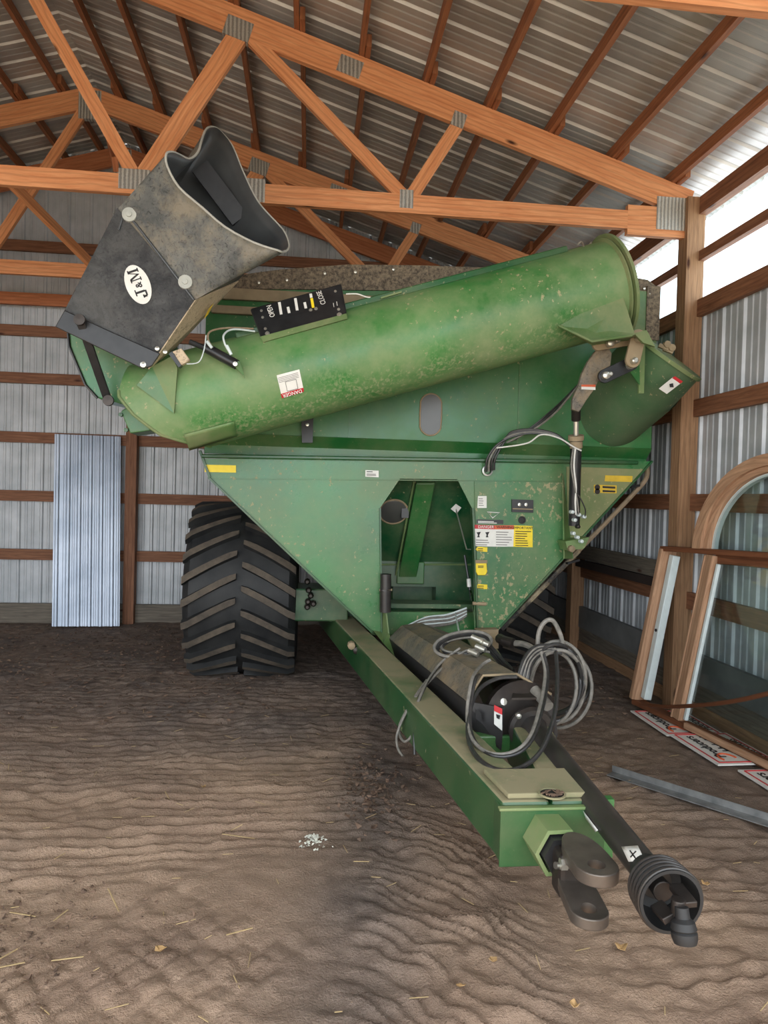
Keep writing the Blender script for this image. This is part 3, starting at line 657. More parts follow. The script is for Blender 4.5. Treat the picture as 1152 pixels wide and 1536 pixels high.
MB().box(.55, 1.8, 6.62, 6.9, .86, .90).build('pocket_sill', M['green_dark'], cart)
for k in range(9):
    j = k*1.1
    hose('hydraulic_hose', [P(612+j*2, 938-j*.3, Y=6.48), P(640, 926+j*1.6, Y=6.44-.01*k), P(670+j, 922+j*1.5, Y=6.44), P(700, 912+j*1.3, Y=6.45)], .009, M['hose_grey'] if k % 3 else M['vinyl'], cart, 6, 6)
# --- undercarriage: axle, frame, arms of the tongue
MB().box(-.15, 1.6, 7.8, 8.1, .62, .88).build('axle', M['green_dark'], cart, bevel=.015)
MB().box(-.13, .42, 7.0, 7.5, .66, .98).build('frame_box', M['green_dark'], cart, bevel=.015)
mv = MB()
for a, b in ((461, 872), (463, 885), (466, 893), (462, 902), (470, 905), (461, 910)): mv.lathe(P(a, b, Y=6.95), (0, -1, 0), [(-.02, .03), (.03, .03), (.05, .015), (.05, 0)], 8)
mv.build('valve_block', M['iron'], cart)
def arm(s):
    xc = 1.015; ox0, ox1 = s*.205, s*.915
    o0 = Vector((xc+ox0, 2.78, 0)); o1 = Vector((xc+ox1, 8.5, 0)); w_ = .225*s
    zt0, zb0, zt1, zb1 = .68, .43, .68, .44
    f = [Vector((o0.x, o0.y, zb0)), Vector((o0.x-w_*.9, o0.y, zb0)), Vector((o0.x-w_*.9, o0.y, zt0)), Vector((o0.x, o0.y, zt0))]
    g = [Vector((o1.x, o1.y, zb1)), Vector((o1.x-w_, o1.y, zb1)), Vector((o1.x-w_, o1.y, zt1)), Vector((o1.x, o1.y, zt1))]
    m = MB().hexa(f, g) if s > 0 else MB().hexa(f[::-1], g[::-1])
    o = m.build('tongue_arm', [M['green_clean'], M['green_dusty']], cart, bevel=.014)
    for p in o.data.polygons:
        if abs(p.normal.z) > .9 and sum(o.data.vertices[i].co.z for i in p.vertices)/len(p.vertices) > .6: p.material_index = 1
    return o
al = arm(-1); ar = arm(1)
bk = MB().prism([P(a, b, Y=5.9) for a, b in ((553, 972), (559, 979), (559, 998), (540, 985))], (0, .06, 0)).build('clamp_tab', M['green_clean'], al)
for a, b in ((527, 968), (535, 975), (543, 982), (551, 980), (548, 988)): MB().lathe(P(a, b, Y=5.88), (0, -1, 0), [(-.03, .035), (.03, .032), (.04, .015), (.04, 0)], 8).build('coupler_fitting', M['tandust'] if a < 530 else M['iron'], al)
# front cross box
X0_, X1_ = .80, 1.225
fc = MB().box(X0_, X1_, 2.75, 3.10, .44, .665).build('tongue_box', M['green_clean'], cart, bevel=.008)
tp = MB().prism([(.84, 2.80, .682), (1.19, 2.80, .682), (1.225, 3.07, .682), (.805, 3.07, .682)], (0, 0, .022)).build('cover_plate', M['green_dusty'], fc, bevel=.006)
p = P(828, 1191, Z=.705); MB().lathe((p.x, p.y, .7045), (0, 0, 1), [(0, .052), (.001, .052), (.0015, .0)], 20).build('plate_opening', M['ink'], tp)
MB().lathe((p.x, p.y, .704), (0, 0, 1), [(0, .056), (.006, .056), (.006, .048), (0, .048)], 20).build('opening_rim', M['green_dusty'], tp)
db = MB()
for k in range(14): a_ = random.uniform(0, 6.3); db.beam((p.x+.03*math.cos(a_), p.y+.03*math.sin(a_), .709), (p.x+.05*math.cos(a_+2), p.y+.03*math.sin(a_+2), .712), .006, .004)
db.build('straw_debris', M['litter'], tp)
MB().box(X0_-.005, X1_+.005, 2.742, 2.752, .432, .662).build('front_plate', M['green_clean'], fc, bevel=.004)
MB().box(X0_-.012, X1_+.012, 2.735, 2.765, .66, .672).build('weld_edge', M['green_tan'], fc, bevel=.004)
MB().box(X1_, X1_+.05, 2.76, 2.80, .45, .69).build('side_tab', M['green'], fc)
MB().box(1.0, 1.2, 3.95, 4.15, .52, .60).build('gearbox_mount', M['green'], cart, bevel=.01); MB().box(.80, 1.33, 3.80, 3.88, .50, .60).build('cross_tube', M['green'], cart, bevel=.01)
# hex receiver + clevis hitch
hx = P(840, 1256, Y=2.74); hr = .098
hd = Vector((.05, -1, -.02)).normalized()
def hexring(c, r, ang=0):
    x = hd.cross(Vector((0, 0, 1))).normalized(); y = x.cross(hd)
    return [c+(x*math.cos(ang+k*PI/3)+y*math.sin(ang+k*PI/3)*1.05)*r for k in range(6)]
c0, c1 = Vector((.985, 2.745, .555)), Vector((.985, 2.745, .555))+hd*.135
rc = MB().loft([hexring(c0, hr), hexring(c1, hr), hexring(c1, hr*.83), hexring(c0, hr*.83)], smooth=False).build('hex_receiver', M['green_tan'], fc)
MB().loft([hexring(c0+hd*.01, hr*.8), hexring(c1+hd*.03, hr*.74)], smooth=False).add(hexring(c1+hd*.03, hr*.74), [tuple(range(6))]).build('hex_insert', M['black'], rc)
ht = MB()
def lug_plate(z, c, r, th, length, drop=0):
    # rounded plate with hole: outline ring and hole ring, top and bottom
    n = 28; out = []; inn_ = []
    for k in range(n):
        t = 2*PI*k/n-PI/2; ct, st_ = math.cos(t), math.sin(t)
        x = r*ct; y = r*st_
        if st_ > 0: y = r*st_+length*(st_**.5 if st_ > 0 else 0); x = r*ct*(1.0)
        out.append(Vector((c[0]+x, c[1]+y, z))); inn_.append(Vector((c[0]+r*.42*ct, c[1]+r*.42*st_, z)))
    def lift(p, dz): return Vector((p.x, p.y, p.z+dz-drop*max(0, (p.y-c[1]))))
    T = [lift(p, th/2) for p in out]; Bm = [lift(p, -th/2) for p in out]; Ti = [lift(p, th/2) for p in inn_]; Bi = [lift(p, -th/2) for p in inn_]
    ht.loft([Ti, T, Bm, Bi, Ti], smooth=True)
lug_plate(.612, (1.035, 2.365), .076, .046, .17); lug_plate(.455, (1.015, 2.37), .068, .040, .17, -.22)
ht.build('clevis', M['hitch'], cart, bevel=.004, sharp=40)
hk = MB().prism([(0.955, 2.60, .43), (1.055, 2.60, .43), (1.055, 2.60, .60), (0.955, 2.60, .60)], (0, -.10, 0)).build('clevis_neck', M['iron'], cart, bevel=.02)
MB().tube([P(833, 1298, Y=2.5), P(862, 1301, Y=2.52)], .013, 12).build('hitch_pin', M['steel'], cart); MB().lathe(P(845, 1296, Y=2.49), (1, 0, 0), [(-.012, 0), (-.012, .022), (.012, .022), (.012, 0)], 6).build('hitch_nut', M['zinc'], cart)
# --- driveline cover (hex tunnel)
def tun(Y, cx, dz):
    return [Vector((cx-.245, Y, .49 if Y < 4 else .62)), Vector((cx-.27, Y, .77+dz)), Vector((cx-.18, Y, .895+dz)), Vector((cx+.0, Y, .925+dz)), Vector((cx+.245, Y, .80+dz)), Vector((cx+.265, Y, .69))]
T0, T1 = tun(3.9, 1.165, 0), tun(6.15, 1.03, -.145)
T1 = [P(585, 985, Y=6.15), P(584, 958, Y=6.15), P(603, 939, Y=6.15), P(630, 935, Y=6.15), P(672, 950, Y=6.15), P(674, 975, Y=6.15)]
T0 = [P(748, 1126, Y=3.9), P(700, 1052, Y=3.9), P(724, 1014, Y=3.9), P(775, 1012, Y=3.9), P(826, 1042, Y=3.9), P(834, 1085, Y=3.9)]
T0[0] = P(706, 1090, Y=3.9); T0[5] = P(834, 1085, Y=3.9)
cov = MB()
for i in range(5): cov.add([T0[i], T0[i+1], T1[i+1], T1[i]], [(3, 2, 1, 0)], mi=1 if i in (0, 4) else 0)
cover = cov.build('driveline_cover', [M['cover'], M['cover_side']], cart, solid=.012)
MB().prism([T0[1], T0[0], P(752, 1126, Y=3.78), P(757, 1062, Y=3.78)], (0, .012, 0)).build('cover_skirt', M['cover_side'], cover)
MB().prism([P(713, 1063, Y=3.84), P(722, 1070, Y=3.82), P(722, 1085, Y=3.82), P(713, 1077, Y=3.84)], (0, -.006, 0)).build('slot', M['ink'], cover)
q = MB().prism([P(741, 1057, Y=3.77), P(753, 1063, Y=3.76), P(753, 1096, Y=3.76), P(741, 1086, Y=3.77)], (0, -.004, 0)).build('warning_label', M['white'], cover)
MB().prism([P(741, 1057, Y=3.76), P(753, 1063, Y=3.75), P(753, 1072, Y=3.75), P(741, 1066, Y=3.76)], (0, -.004, 0)).build('header_band', M['red'], q); MB().prism([P(744, 1071, Y=3.76), P(750, 1073, Y=3.75), P(749, 1079, Y=3.75), P(745, 1077, Y=3.76)], (0, -.004, 0)).build('pictogram', M['ink'], q)
MB().lathe(P(754, 1053, Y=3.8), (.2, -1, .4), [(0, .022), (.015, .02), (.018, 0)], 8).build('bolt', M['zinc'], cover)
MB().tube([a+Vector((0, -.006, .004)) for a in T0[1:5]], .008, 6).build('end_bead', M['tandust'], cover)
# gearbox and bearing
g0 = P(785, 1078, Y=3.86)
gb = MB().lathe(g0, (.05, -1, 0), [(-.1, .02), (-.1, .20), (-.03, .21), (.0, .18), (.03, .15), (.035, .0)], 28).build('gearbox', M['iron'], cart)
fl2 = MB().lathe(P(795, 1092, Y=3.76), (.05, -1, -.05), [(0, 0), (0, .125), (.03, .13), (.05, .115), (.05, .06)], 28).build('drive_flange', M['plastic'], gb)
for a, b in ((777, 1073), (785, 1095), (786, 1106), (793, 1088), (806, 1100)): MB().lathe(P(a, b, Y=3.70), (0, -1, 0), [(0, .016), (.02, .014), (.025, 0)], 8).build('bolt', M['zinc'], gb)
MB().prism([P(770, 1035, Y=3.88), P(806, 1033, Y=3.88), P(812, 1046, Y=3.78), P(768, 1047, Y=3.78)], (0, 0, -.012)).build('top_bracket', M['iron'], gb)
MB().prism([P(812, 1040, Y=3.85), P(830, 1060, Y=3.85), P(834, 1100, Y=3.85), P(828, 1115, Y=3.85), P(815, 1095, Y=3.85)], (0, -.03, 0)).build('side_guard', M['black'], gb)
MB().cyl(P(802, 1035, Y=3.85), P(823, 1060, Y=3.72), .030, 18).build('holder_tube', M['hose_grey'], gb)
# PTO shaft
s0, s1 = P(800, 1092, Y=3.72), P(985, 1325, Y=2.2); s1 = Vector((s1.x, s1.y, s1.z))
ax = (s1-s0).normalized()
pto = MB().lathe(s0, ax, [(-.06, .05), (-.06, .066), (.02, .072), (.06, .06), ((s1-s0).length, .052)], 28, caps=True).build('drive_shaft', M['plastic'], cart)
prof = [(-.10, .05), (-.04, .075), (-.005, .088), (.008, .097), (.020, .088), (.030, .099), (.042, .090), (.052, .101), (.064, .091), (.074, .102), (.086, .092), (.096, .103), (.108, .102), (.108, .092), (.0, .082), (-.02, .0)]
bell = MB().lathe(s1, ax, prof, 36).build('shield_bell', M['rubber'], pto)
for dd, r_ in ((.008, .096), (.030, .098), (.052, .100), (.074, .101), (.097, .103)):
    a2 = ax.orthogonal().normalized(); b2_ = ax.cross(a2)
    MB().tube([s1+ax*dd+(a2*math.cos(2*PI*k/40)+b2_*math.sin(2*PI*k/40))*r_ for k in range(40)], .0055, 8, closed=True).build('shield_rib', M['plastic'], bell)
yk = MB(); e = s1+ax*.07
yk.lathe(s1, ax, [(-.02, 0), (-.02, .03), (.05, .034), (.05, 0)], 16); yk.beam(e+Vector((.03, 0, .03)), e+ax*.09+Vector((.035, 0, .02)), .02, .045); yk.beam(e+Vector((-.03, 0, -.03)), e+ax*.09+Vector((-.03, 0, -.02)), .02, .045)
yk.lathe(e+ax*.08+Vector((0, 0, -.035)), (0, 0, 1), [(0, 0), (0, .022), (.07, .022), (.07, 0)], 12)
yk.build('yoke', M['iron'], pto, bevel=.003)
c_ = e+ax*.11
MB().lathe(c_+Vector((0, 0, -.005)), Vector((0.02, -.25, -1)), [(-.03, .0), (-.03, .020), (0, .022), (.01, .034), (.03, .038), (.035, .033), (.04, .038), (.055, .038), (.07, .033), (.07, .024), (.02, .02), (.02, 0)], 24).build('quick_coupler', M['rubber'], pto)
def on_shaft(x, y, r=.055): return on_tube(x, y, s0, s1, r)
lbm = MB(); g4 = [[on_shaft(932+i*6.2+j*3.6, 1270+j*7.5-i*.4, .059) for i in range(5)] for j in range(4)]
lbm.loft(g4, closed=False); q = lbm.build('warning_label', M['white'], pto, solid=.001)
MB().beam(on_shaft(945, 1276, .0605), on_shaft(953, 1287, .0605), .004, .004).beam(on_shaft(954, 1277, .0605), on_shaft(946, 1286, .0605), .004, .004).build('pictogram', M['ink'], q)
lbm = MB().loft([[on_shaft(869+j*8, 1215+j*11, .0615), on_shaft(873+j*8, 1214+j*10.5, .0615)] for j in range(4)], closed=False).build('paper_label', M['white'], pto, solid=.001)
# --- hose coils at the drive end
blk = MB().prism([P(721, 950, Y=4.9), P(746, 949, Y=4.9), P(748, 960, Y=4.8), P(722, 959, Y=4.8)], (0, 0, -.06)).build('hose_bracket', M['tandust'], cart)
MB().tube([P(750, 958, Y=4.7), P(757, 962, Y=4.6), P(770, 965, Y=4.55)], .035, 10).build('hose_coupler', M['iron'], cart)
hose('supply_hose', [P(765, 965, Y=4.6), P(785, 966, Y=4.5), P(800, 974, Y=4.4), P(803, 990, Y=4.3)], .02, M['hose_grey'], cart)
hk_ = hose('coil_hanger', [P(806, 985, Y=4.2), P(808, 950, Y=4.2), P(817, 933, Y=4.2), P(829, 931, Y=4.2), P(840, 950, Y=4.2), P(844, 967, Y=4.2)], .014, M['hose_grey'], cart)
random.seed(21)
for k in range(8):
    cxp, cyp = 832+random.uniform(-5, 7), 1028+random.uniform(-8, 10); rx, ry = 36+k*2.2, 52+random.uniform(-7, 10)
    pts = []
    for j in range(14):
        t = 2*PI*j/14; sk_ = .25*math.sin(t+k)
        pts.append(P(cxp+rx*math.cos(t+.15)+8*math.sin(t), cyp-ry*math.sin(t)+sk_*6, Y=4.12+.05*math.sin(t*2+k)+.02*k))
    hose('coiled_hose', pts, .0115, M['hose'] if k % 2 else M['hose_grey'], cart, 6, 8, True)
for k in range(7):
    hose('coiled_hose', [P(770+k*3.2, 1035+(k % 3), Y=3.98), P(778+k*2.6, 1010, Y=4.0), P(788+k*2, 985+k, Y=4.05), P(803+k*2.5, 970+k*1.5, Y=4.1), P(824+k*3, 968+k*2, Y=4.12)], .0115, M['hose_grey'] if k % 2 else M['hose'], cart, 6, 8)
L1 = [(812, 978, 4.0), (818, 1010, 3.9), (810, 1060, 3.6), (795, 1105, 3.35), (770, 1128, 3.28), (735, 1130, 3.3), (708, 1108, 3.45), (701, 1070, 3.65), (708, 1020, 3.8), (722, 998, 4.05), (735, 990, 4.1)]
hose('trailing_hose', [P(a, b, Y=c) for a, b, c in L1], .0105, M['hose_grey'], cart)
hose('trailing_hose', [P(a+4, b+3, Y=c-.02) for a, b, c in L1[:9]]+[P(718, 1012, Y=3.9)], .009, M['hose'], cart)
L2 = [(834, 978, 4.0), (836, 1020, 3.8), (832, 1070, 3.5), (815, 1120, 3.25), (788, 1148, 3.15), (752, 1156, 3.12), (720, 1140, 3.22), (703, 1110, 3.45), (704, 1070, 3.65), (718, 1035, 3.8), (745, 1018, 3.85), (775, 1015, 3.85)]
hose('trailing_hose', [P(a, b, Y=c) for a, b, c in L2], .0115, M['hose'], cart)
for k in range(7):
    rx, ry, c_ = 34+k*1.5, 12+k*1.1, (696+random.uniform(-3, 3), 969+random.uniform(-3, 3))
    hose('looped_hose', [P(c_[0]+rx*math.cos(t), c_[1]+ry*math.sin(t)-.12*rx*math.cos(t), Y=4.72-.10*math.sin(t)-.01*k) for t in [2*PI*j_/12 for j_ in range(12)]], .011, M['hose'] if k % 3 else M['hose_grey'], cart, 6, 8, True)
for k in range(3):
    hose('looped_hose', [P(730, 962+k*5, Y=4.6), P(750, 985+k*5, Y=4.45), P(770, 1006+k*4, Y=4.25)], .011, M['hose'], cart)
hose('drooping_hose', [P(735, 968, Y=4.6), P(700, 980, Y=4.6), P(662, 996, Y=4.6), P(632, 1042, Y=4.25), P(622, 1090, Y=4.12), P(622, 1132, Y=4.05)], .0085, M['hose'], cart)
hose('drooping_hose', [P(735, 978, Y=4.55), P(700, 976, Y=4.6), P(664, 1002, Y=4.55), P(622, 1048, Y=4.28), P(599, 1090, Y=4.3), P(606, 1112, Y=4.2), P(620, 1098, Y=4.15), P(628, 1050, Y=4.2), P(656, 1000, Y=4.55), P(690, 972, Y=4.6)], .0085, M['hose_grey'], cart)
hose('drooping_hose', [P(640, 1020, Y=4.45), P(618, 1052, Y=4.28), P(597, 1096, Y=4.25), P(596, 1120, Y=4.2), P(604, 1134, Y=4.15)], .0075, M['hose_grey'], cart)
for a, b in ((708, 955), (720, 961), (714, 969), (703, 976)): MB().tube([P(a, b, Y=4.5), P(a+14, b+6, Y=4.45)], .017, 10).build('hose_coupler', M['zinc'], cart)
hose('cable_tie', [P(683, 920, Y=6.3), P(686, 935, Y=5.6), P(690, 955, Y=4.9)], .006, M['vinyl'], cart)
# --- wheels
def wheel(xc, yc, zc, w_, R):
    prof = []
    pr = [(-.5, .52), (-.5, .62), (-.515, .78), (-.49, .90), (-.44, .955), (-.25, .975), (0, .98), (.25, .975), (.44, .955), (.49, .90), (.515, .78), (.5, .62), (.5, .52)]
    ty = MB().lathe((xc, yc, zc), (1, 0, 0), [(a*w_, b*R*.965) for a, b in pr], 72)
    N = 25
    for side in (-1, 1):
        for i in range(N):
            base = 2*PI*(i+(.5 if side > 0 else 0))/N; rows = []
            for j in range(9):
                t = j/8; x = xc+side*w_*(.025+.475*t)
                ang = base+.30*t**1.15; wid = (.034+.006*t)*(1 if j else .8)
                Rt = R*(.965+.035)-.0*t; Rt = R*(1.0-.012*t-(.035 if j == 8 else 0)); Rb = R*.925-(.03*R if j > 6 else 0)
                p = []
                for aa, rr in ((ang-wid-.012, Rb), (ang-wid, Rt), (ang+wid, Rt), (ang+wid+.012, Rb)):
                    p.append(Vector((x, yc-rr*math.cos(aa), zc-rr*math.sin(aa)*1)))
                rows.append(p)
            fs = []; v = [q_ for r_ in rows for q_ in r_]
            for j in range(8):
                for c in range(3):
                    fs.append((j*4+c, j*4+c+1, (j+1)*4+c+1, (j+1)*4+c))
            b_ = len(ty.f); ty.add(v, fs+[(0, 1, 2, 3), (35, 34, 33, 32)])
            for j in range(8): ty.mi[b_+j*3+1] = 1
    t = ty.build('wheel_tyre', [M['tyre'], M['lug']], cart)
    t.data.update()
    rm = MB()
    for s in (-1, 1): rm.lathe((xc+s*w_*.5, yc, zc), (s, 0, 0), [(0, R*.53), (-.03, R*.5), (-.2, R*.46), (-.22, R*.2), (-.14, R*.18), (-.14, 0)], 32)
    rm.build('rim', M['green'], t)
    return t
wheel(-.64, 7.75, .88, 1.08, .935); wheel(2.1, 8.2, .88, 1.08, .935)
# --- upper (folded) auger tube
TY = 5.6; TR = .375
TA, TB = P(262, 608, Y=TY), P(917, 432, Y=TY); ta = (TB-TA).normalized()
yv = Vector((0, -1, 0)); uv_ = ta.cross(Vector((0, 1, 0))).normalized()
if uv_.z < 0: uv_ = -uv_
n = 48; cut = []
def ring(c, R, shear=0.0):
    out = []
    for k in range(n):
        t = 2*PI*k/n; off = yv*math.cos(t)*R+uv_*math.sin(t)*R
        out.append(c+off+ta*(shear*math.sin(t)*R))
    return out
# mitred lower left end: bottom further right
def mitre(c, R):
    out = []
    for k in range(n):
        t = 2*PI*k/n; s = math.sin(t); off = yv*math.cos(t)*R+uv_*s*R
        out.append(c+off+ta*float(np.interp(s, [-1, -.8, -.6, -.15, .3, 1], [.17, .0, -.12, -.24, -.31, -.2])))
    return out
tube = MB().loft([mitre(TA, TR), ring(TA+ta*.4, TR), ring(TA+ta*1.6, TR), ring(TB, TR)])
tm = mitre(TA, TR); tube.add([sum(tm, Vector())/n]+tm, [(0, k+2 if k < n-1 else 1, k+1) for k in range(n)])
auger = tube.build('auger_tube', M['green_tube'], cart)
MB().lathe(TB-ta*.015, ta, [(0, TR), (0, TR+.05), (.025, TR+.05), (.025, TR-.02)], 48).build('flange', M['green_tan'], auger)
MB().lathe(TB-ta*.05, ta, [(0, TR+.0), (.01, TR+.025), (.02, TR+.025), (.03, TR)], 48).build('flange_ring', M['green_tan'], auger)
# flat ledge along the top
lg = MB().beam(TA+uv_*(TR-.02)+ta*.6+yv*.07, TB+uv_*(TR-.02)-ta*.35+yv*.07, .22, .05, (0, 1, 0)); lg.build('top_ledge', M['green_clean'], auger, bevel=.01)
# end gussets at right
f1 = [(838, 489), (888, 512), (952, 503), (945, 470), (930, 436)]
MB().prism([P(838, 489, Y=5.28), P(888, 512, Y=5.22), P(952, 500, Y=5.25), P(932, 436, Y=5.26)], (0, .025, 0)).build('hinge_gusset', M['green_tan'], auger)
MB().prism([P(838, 488, Y=5.26), P(888, 511, Y=5.18), P(952, 500, Y=5.20), P(952, 507, Y=5.55), P(888, 516, Y=5.55)], (0, 0, -.012)).build('hinge_gusset', M['green_tan'], auger)
MB().tube([P(838, 488, Y=5.25), P(888, 512, Y=5.18), P(948, 503, Y=5.2)], .012, 8).build('gusset_edge', M['green_tan'], auger)
hose('lift_ring', [P(866, 368, Y=5.5), P(872, 363, Y=5.5), P(876, 372, Y=5.45), P(874, 381, Y=5.42), P(880, 372, Y=5.5), P(887, 364, Y=5.55)], .008, M['zinc'], auger, 6, 6)
# clean-out door at the lower left and end plates
def patch(corners, R, nu=8, nv=5):   # pixel quad laid on the tube
    a, b, c, d = [Vector((*p, 0)) for p in corners]; rows = []
    for j in range(nv+1):
        r_ = []
        for i in range(nu+1):
            u, v_ = i/nu, j/nv; q_ = (a*(1-u)+b*u)*(1-v_)+(d*(1-u)+c*u)*v_; r_.append(on_tube(q_.x, q_.y, TA, TB, R))
        rows.append(r_)
    return MB().loft(rows, closed=False)
patch([(276, 652), (351, 632), (355, 654), (284, 675)], TR+.012).build('cleanout_door', M['green_tan'], auger, solid=.012)
q = patch([(415, 563), (449, 554), (456, 587), (423, 597)], TR+.003).build('warning_decal', M['white'], auger)
patch([(421, 591), (455, 581.5), (456, 587.5), (423, 597.5)], TR+.005).build('header_band', M['red'], q)
for k in range(4): patch([(417+k*.5, 567+k*2.2), (447+k*.5, 558.6+k*2.2), (447+k*.5, 559.4+k*2.2), (417+k*.5, 567.8+k*2.2)], TR+.005, 6, 1).build('print_line', M['greyink'], q)
dc = on_tube(438.5, 590, TA, TB, TR+.016); nn = (dc-(TA+ta*(dc-TA).dot(ta))).normalized()
text('lettering', 'DANGER', M['white'], q, dc, -ta, -uv_, .036, .001)
bx = [on_tube(*p_, TA, TB, TR+.006) for p_ in ((428, 573), (444, 569), (447, 583), (431, 587))]; MB().tube(bx, .002, 5, closed=True).build('pictogram', M['ink'], q)
# left end: angular plate, ridge and box
MB().prism([P(205, 578, Y=5.2), P(228, 550, Y=5.2), P(261, 620, Y=5.2)], (0, .03, 0)).build('end_gusset', M['green'], auger)
MB().prism([P(228, 550, Y=5.2), P(258, 534, Y=5.2), P(266, 552, Y=5.2), P(261, 620, Y=5.2)], (0, .03, 0)).build('end_gusset', M['green_tan'], auger)
MB().tube([tm[k] for k in range(n) if -.97 < math.sin(2*PI*k/n) < .35 and math.cos(2*PI*k/n) > 0][::1] and [tm[k % n] for k in range(36, 48)]+[tm[k] for k in range(0, 4)], .012, 8).build('end_rim', M['green_tan'], auger)
hs = MB().prism([P(a, b, Y=5.45) for a, b in ((102, 495), (104, 520), (128, 577), (146, 597), (168, 602), (213, 615), (204, 580), (230, 548), (256, 530), (245, 470), (170, 450))], (0, .42, 0)).build('discharge_housing', M['green'], auger, bevel=.01)
MB().tube([P(a, b, Y=5.44) for a, b in ((102, 500), (104, 520), (128, 577), (146, 597))], .01, 6).build('housing_edge', M['black'], hs)
cl = MB().prism([P(a, b, Y=5.55) for a, b in ((181, 617), (188, 612), (215, 616), (226, 646), (195, 650))], (0, .25, 0)).build('sensor_box', M['green'], auger, bevel=.008)
for a, b in ((181, 622), (189, 645)): MB().lathe(P(a, b, Y=5.54), (0, -1, 0), [(-.02, .016), (.01, .016), (.012, 0)], 8).build('bolt', M['green_dark'], cl)
# small hydraulic cylinder with bracket by the spout
MB().tube([P(308, 521, Y=5.2), P(355, 547, Y=5.15)], .036, 14).tube([P(285, 513, Y=5.22), P(310, 523, Y=5.2)], .02, 10).build('spout_cylinder', M['black'], auger)
MB().prism([P(348, 545, Y=5.14), P(354, 540, Y=5.14), P(360, 543, Y=5.14), P(368, 567, Y=5.18)], (0, .03, 0)).build('cylinder_lug', M['green'], auger); MB().lathe(P(353, 546, Y=5.12), (0, -1, 0), [(-.02, .016), (.01, .016), (.012, 0)], 12).build('pin', M['zinc'], auger)
hose('cylinder_line', [P(318, 521, Y=5.15), P(312, 508, Y=5.15), P(316, 497, Y=5.2), P(340, 492, Y=5.3), P(380, 493, Y=5.4)], .007, M['tan'], auger)
hose('cylinder_line', [P(345, 530, Y=5.15), P(337, 515, Y=5.15), P(336, 502, Y=5.2), P(350, 494, Y=5.3), P(382, 497, Y=5.4)], .007, M['vinyl'], auger)
for a, b, c, d in ((318, 522, 310, 512), (347, 532, 340, 518)): MB().tube([P(a, b, Y=5.14), P(c, d, Y=5.14)], .011, 8).build('line_fitting', M['vinyl'], auger)
wl = MB().prism([P(258, 527, Y=5.05), P(272, 522, Y=5.05), P(285, 540, Y=5.05), P(272, 548, Y=5.05)], (0, .05, 0)).build('work_light', M['spout_dust'], auger, bevel=.008)
MB().prism([P(253, 531, Y=5.05), P(258, 527, Y=5.05), P(272, 548, Y=5.05), P(268, 551, Y=5.05)], (0, .06, 0)).build('lamp_shell', M['black'], wl)
hose('lamp_wire', [P(280, 546, Y=5.06), P(298, 543, Y=5.1), P(306, 525, Y=5.1), P(309, 503, Y=5.15)], .004, M['vinyl'], wl)
# indicator panel OPEN / CLOSE
iq = [P(375, 463, Y=5.42), P(392, 509, Y=5.30), P(521, 473, Y=5.30), P(512, 425, Y=5.42)]
back = [q_+Vector((0, .06, 0)) for q_ in iq]
ind = MB().hexa(iq, back).build('indicator_panel', M['black'], auger, bevel=.012)
ir = (iq[3]-iq[0]).normalized(); iu = (iq[0]-iq[1]).normalized(); inn2 = ir.cross(iu).normalized()
if inn2.y > 0: inn2 = -inn2
def I(x, y, d=.004):  # point on the indicator face
    dr = ray(x, y); o_ = Vector((0, 0, CAM_H)); t = (iq[1]-o_).dot(inn2)/dr.dot(inn2); return o_+dr*t+inn2*d
for (a, b, c, d, m_) in ((419, 454, 422, 472, 'white'), (432, 461, 434, 470, 'white'), (443, 448, 446, 466, 'white'), (457, 454, 459, 463, 'white'), (466, 441, 467, 447, 'white'), (467.5, 448, 470, 462, 'yellow')):
    MB().beam(I(a, b), I(c, d), .003, .020, inn2).build('level_mark', M[m_], ind)
MB().beam(I(418, 478, .002), I(462, 466.5, .002), .003, .006, inn2).build('slot', M['ink'], ind)
text('lettering', 'OPEN', M['white'], ind, I(406.5, 467), iu+ir*.02, -ir, .056, .002, .0, sx=.78); text('lettering', 'CLOSE', M['white'], ind, I(482, 447), iu+ir*.02, -ir, .056, .002, .0, sx=.78)
for a, b, r_ in ((392, 466, .011), (394, 476, .011), (398, 493, .012), (401, 500, .018), (503, 437, .011), (508, 464, .012), (509, 472, .02), (466, 465, .014), (474, 463, .014)):
    MB().lathe(I(a, b, 0), inn2, [(0, r_), (.006, r_*.8), (.008, 0)], 10).build('bolt', M['zinc'], ind)
for a, b in ((500, 457), (505, 455)): MB().beam(I(a, b-2), I(a+1, b+4), .003, .004, inn2).build('printed_arrow', M['white'], ind)
MB().prism([P(390, 505, Y=5.3), P(520, 470, Y=5.3), P(521, 478, Y=5.28), P(395, 513, Y=5.28)], (0, .04, 0)).build('mounting_rail', M['green_tan'], auger)
hose('indicator_wire', [P(519, 441, Y=5.4), P(536, 441, Y=5.4), P(552, 446, Y=5.42), P(570, 446, Y=5.45)], .005, M['white'], auger)
MB().beam(P(571, 448, Y=5.42), P(602, 439, Y=5.42), .05, .012).build('wire_clip', M['green_tan'], auger)
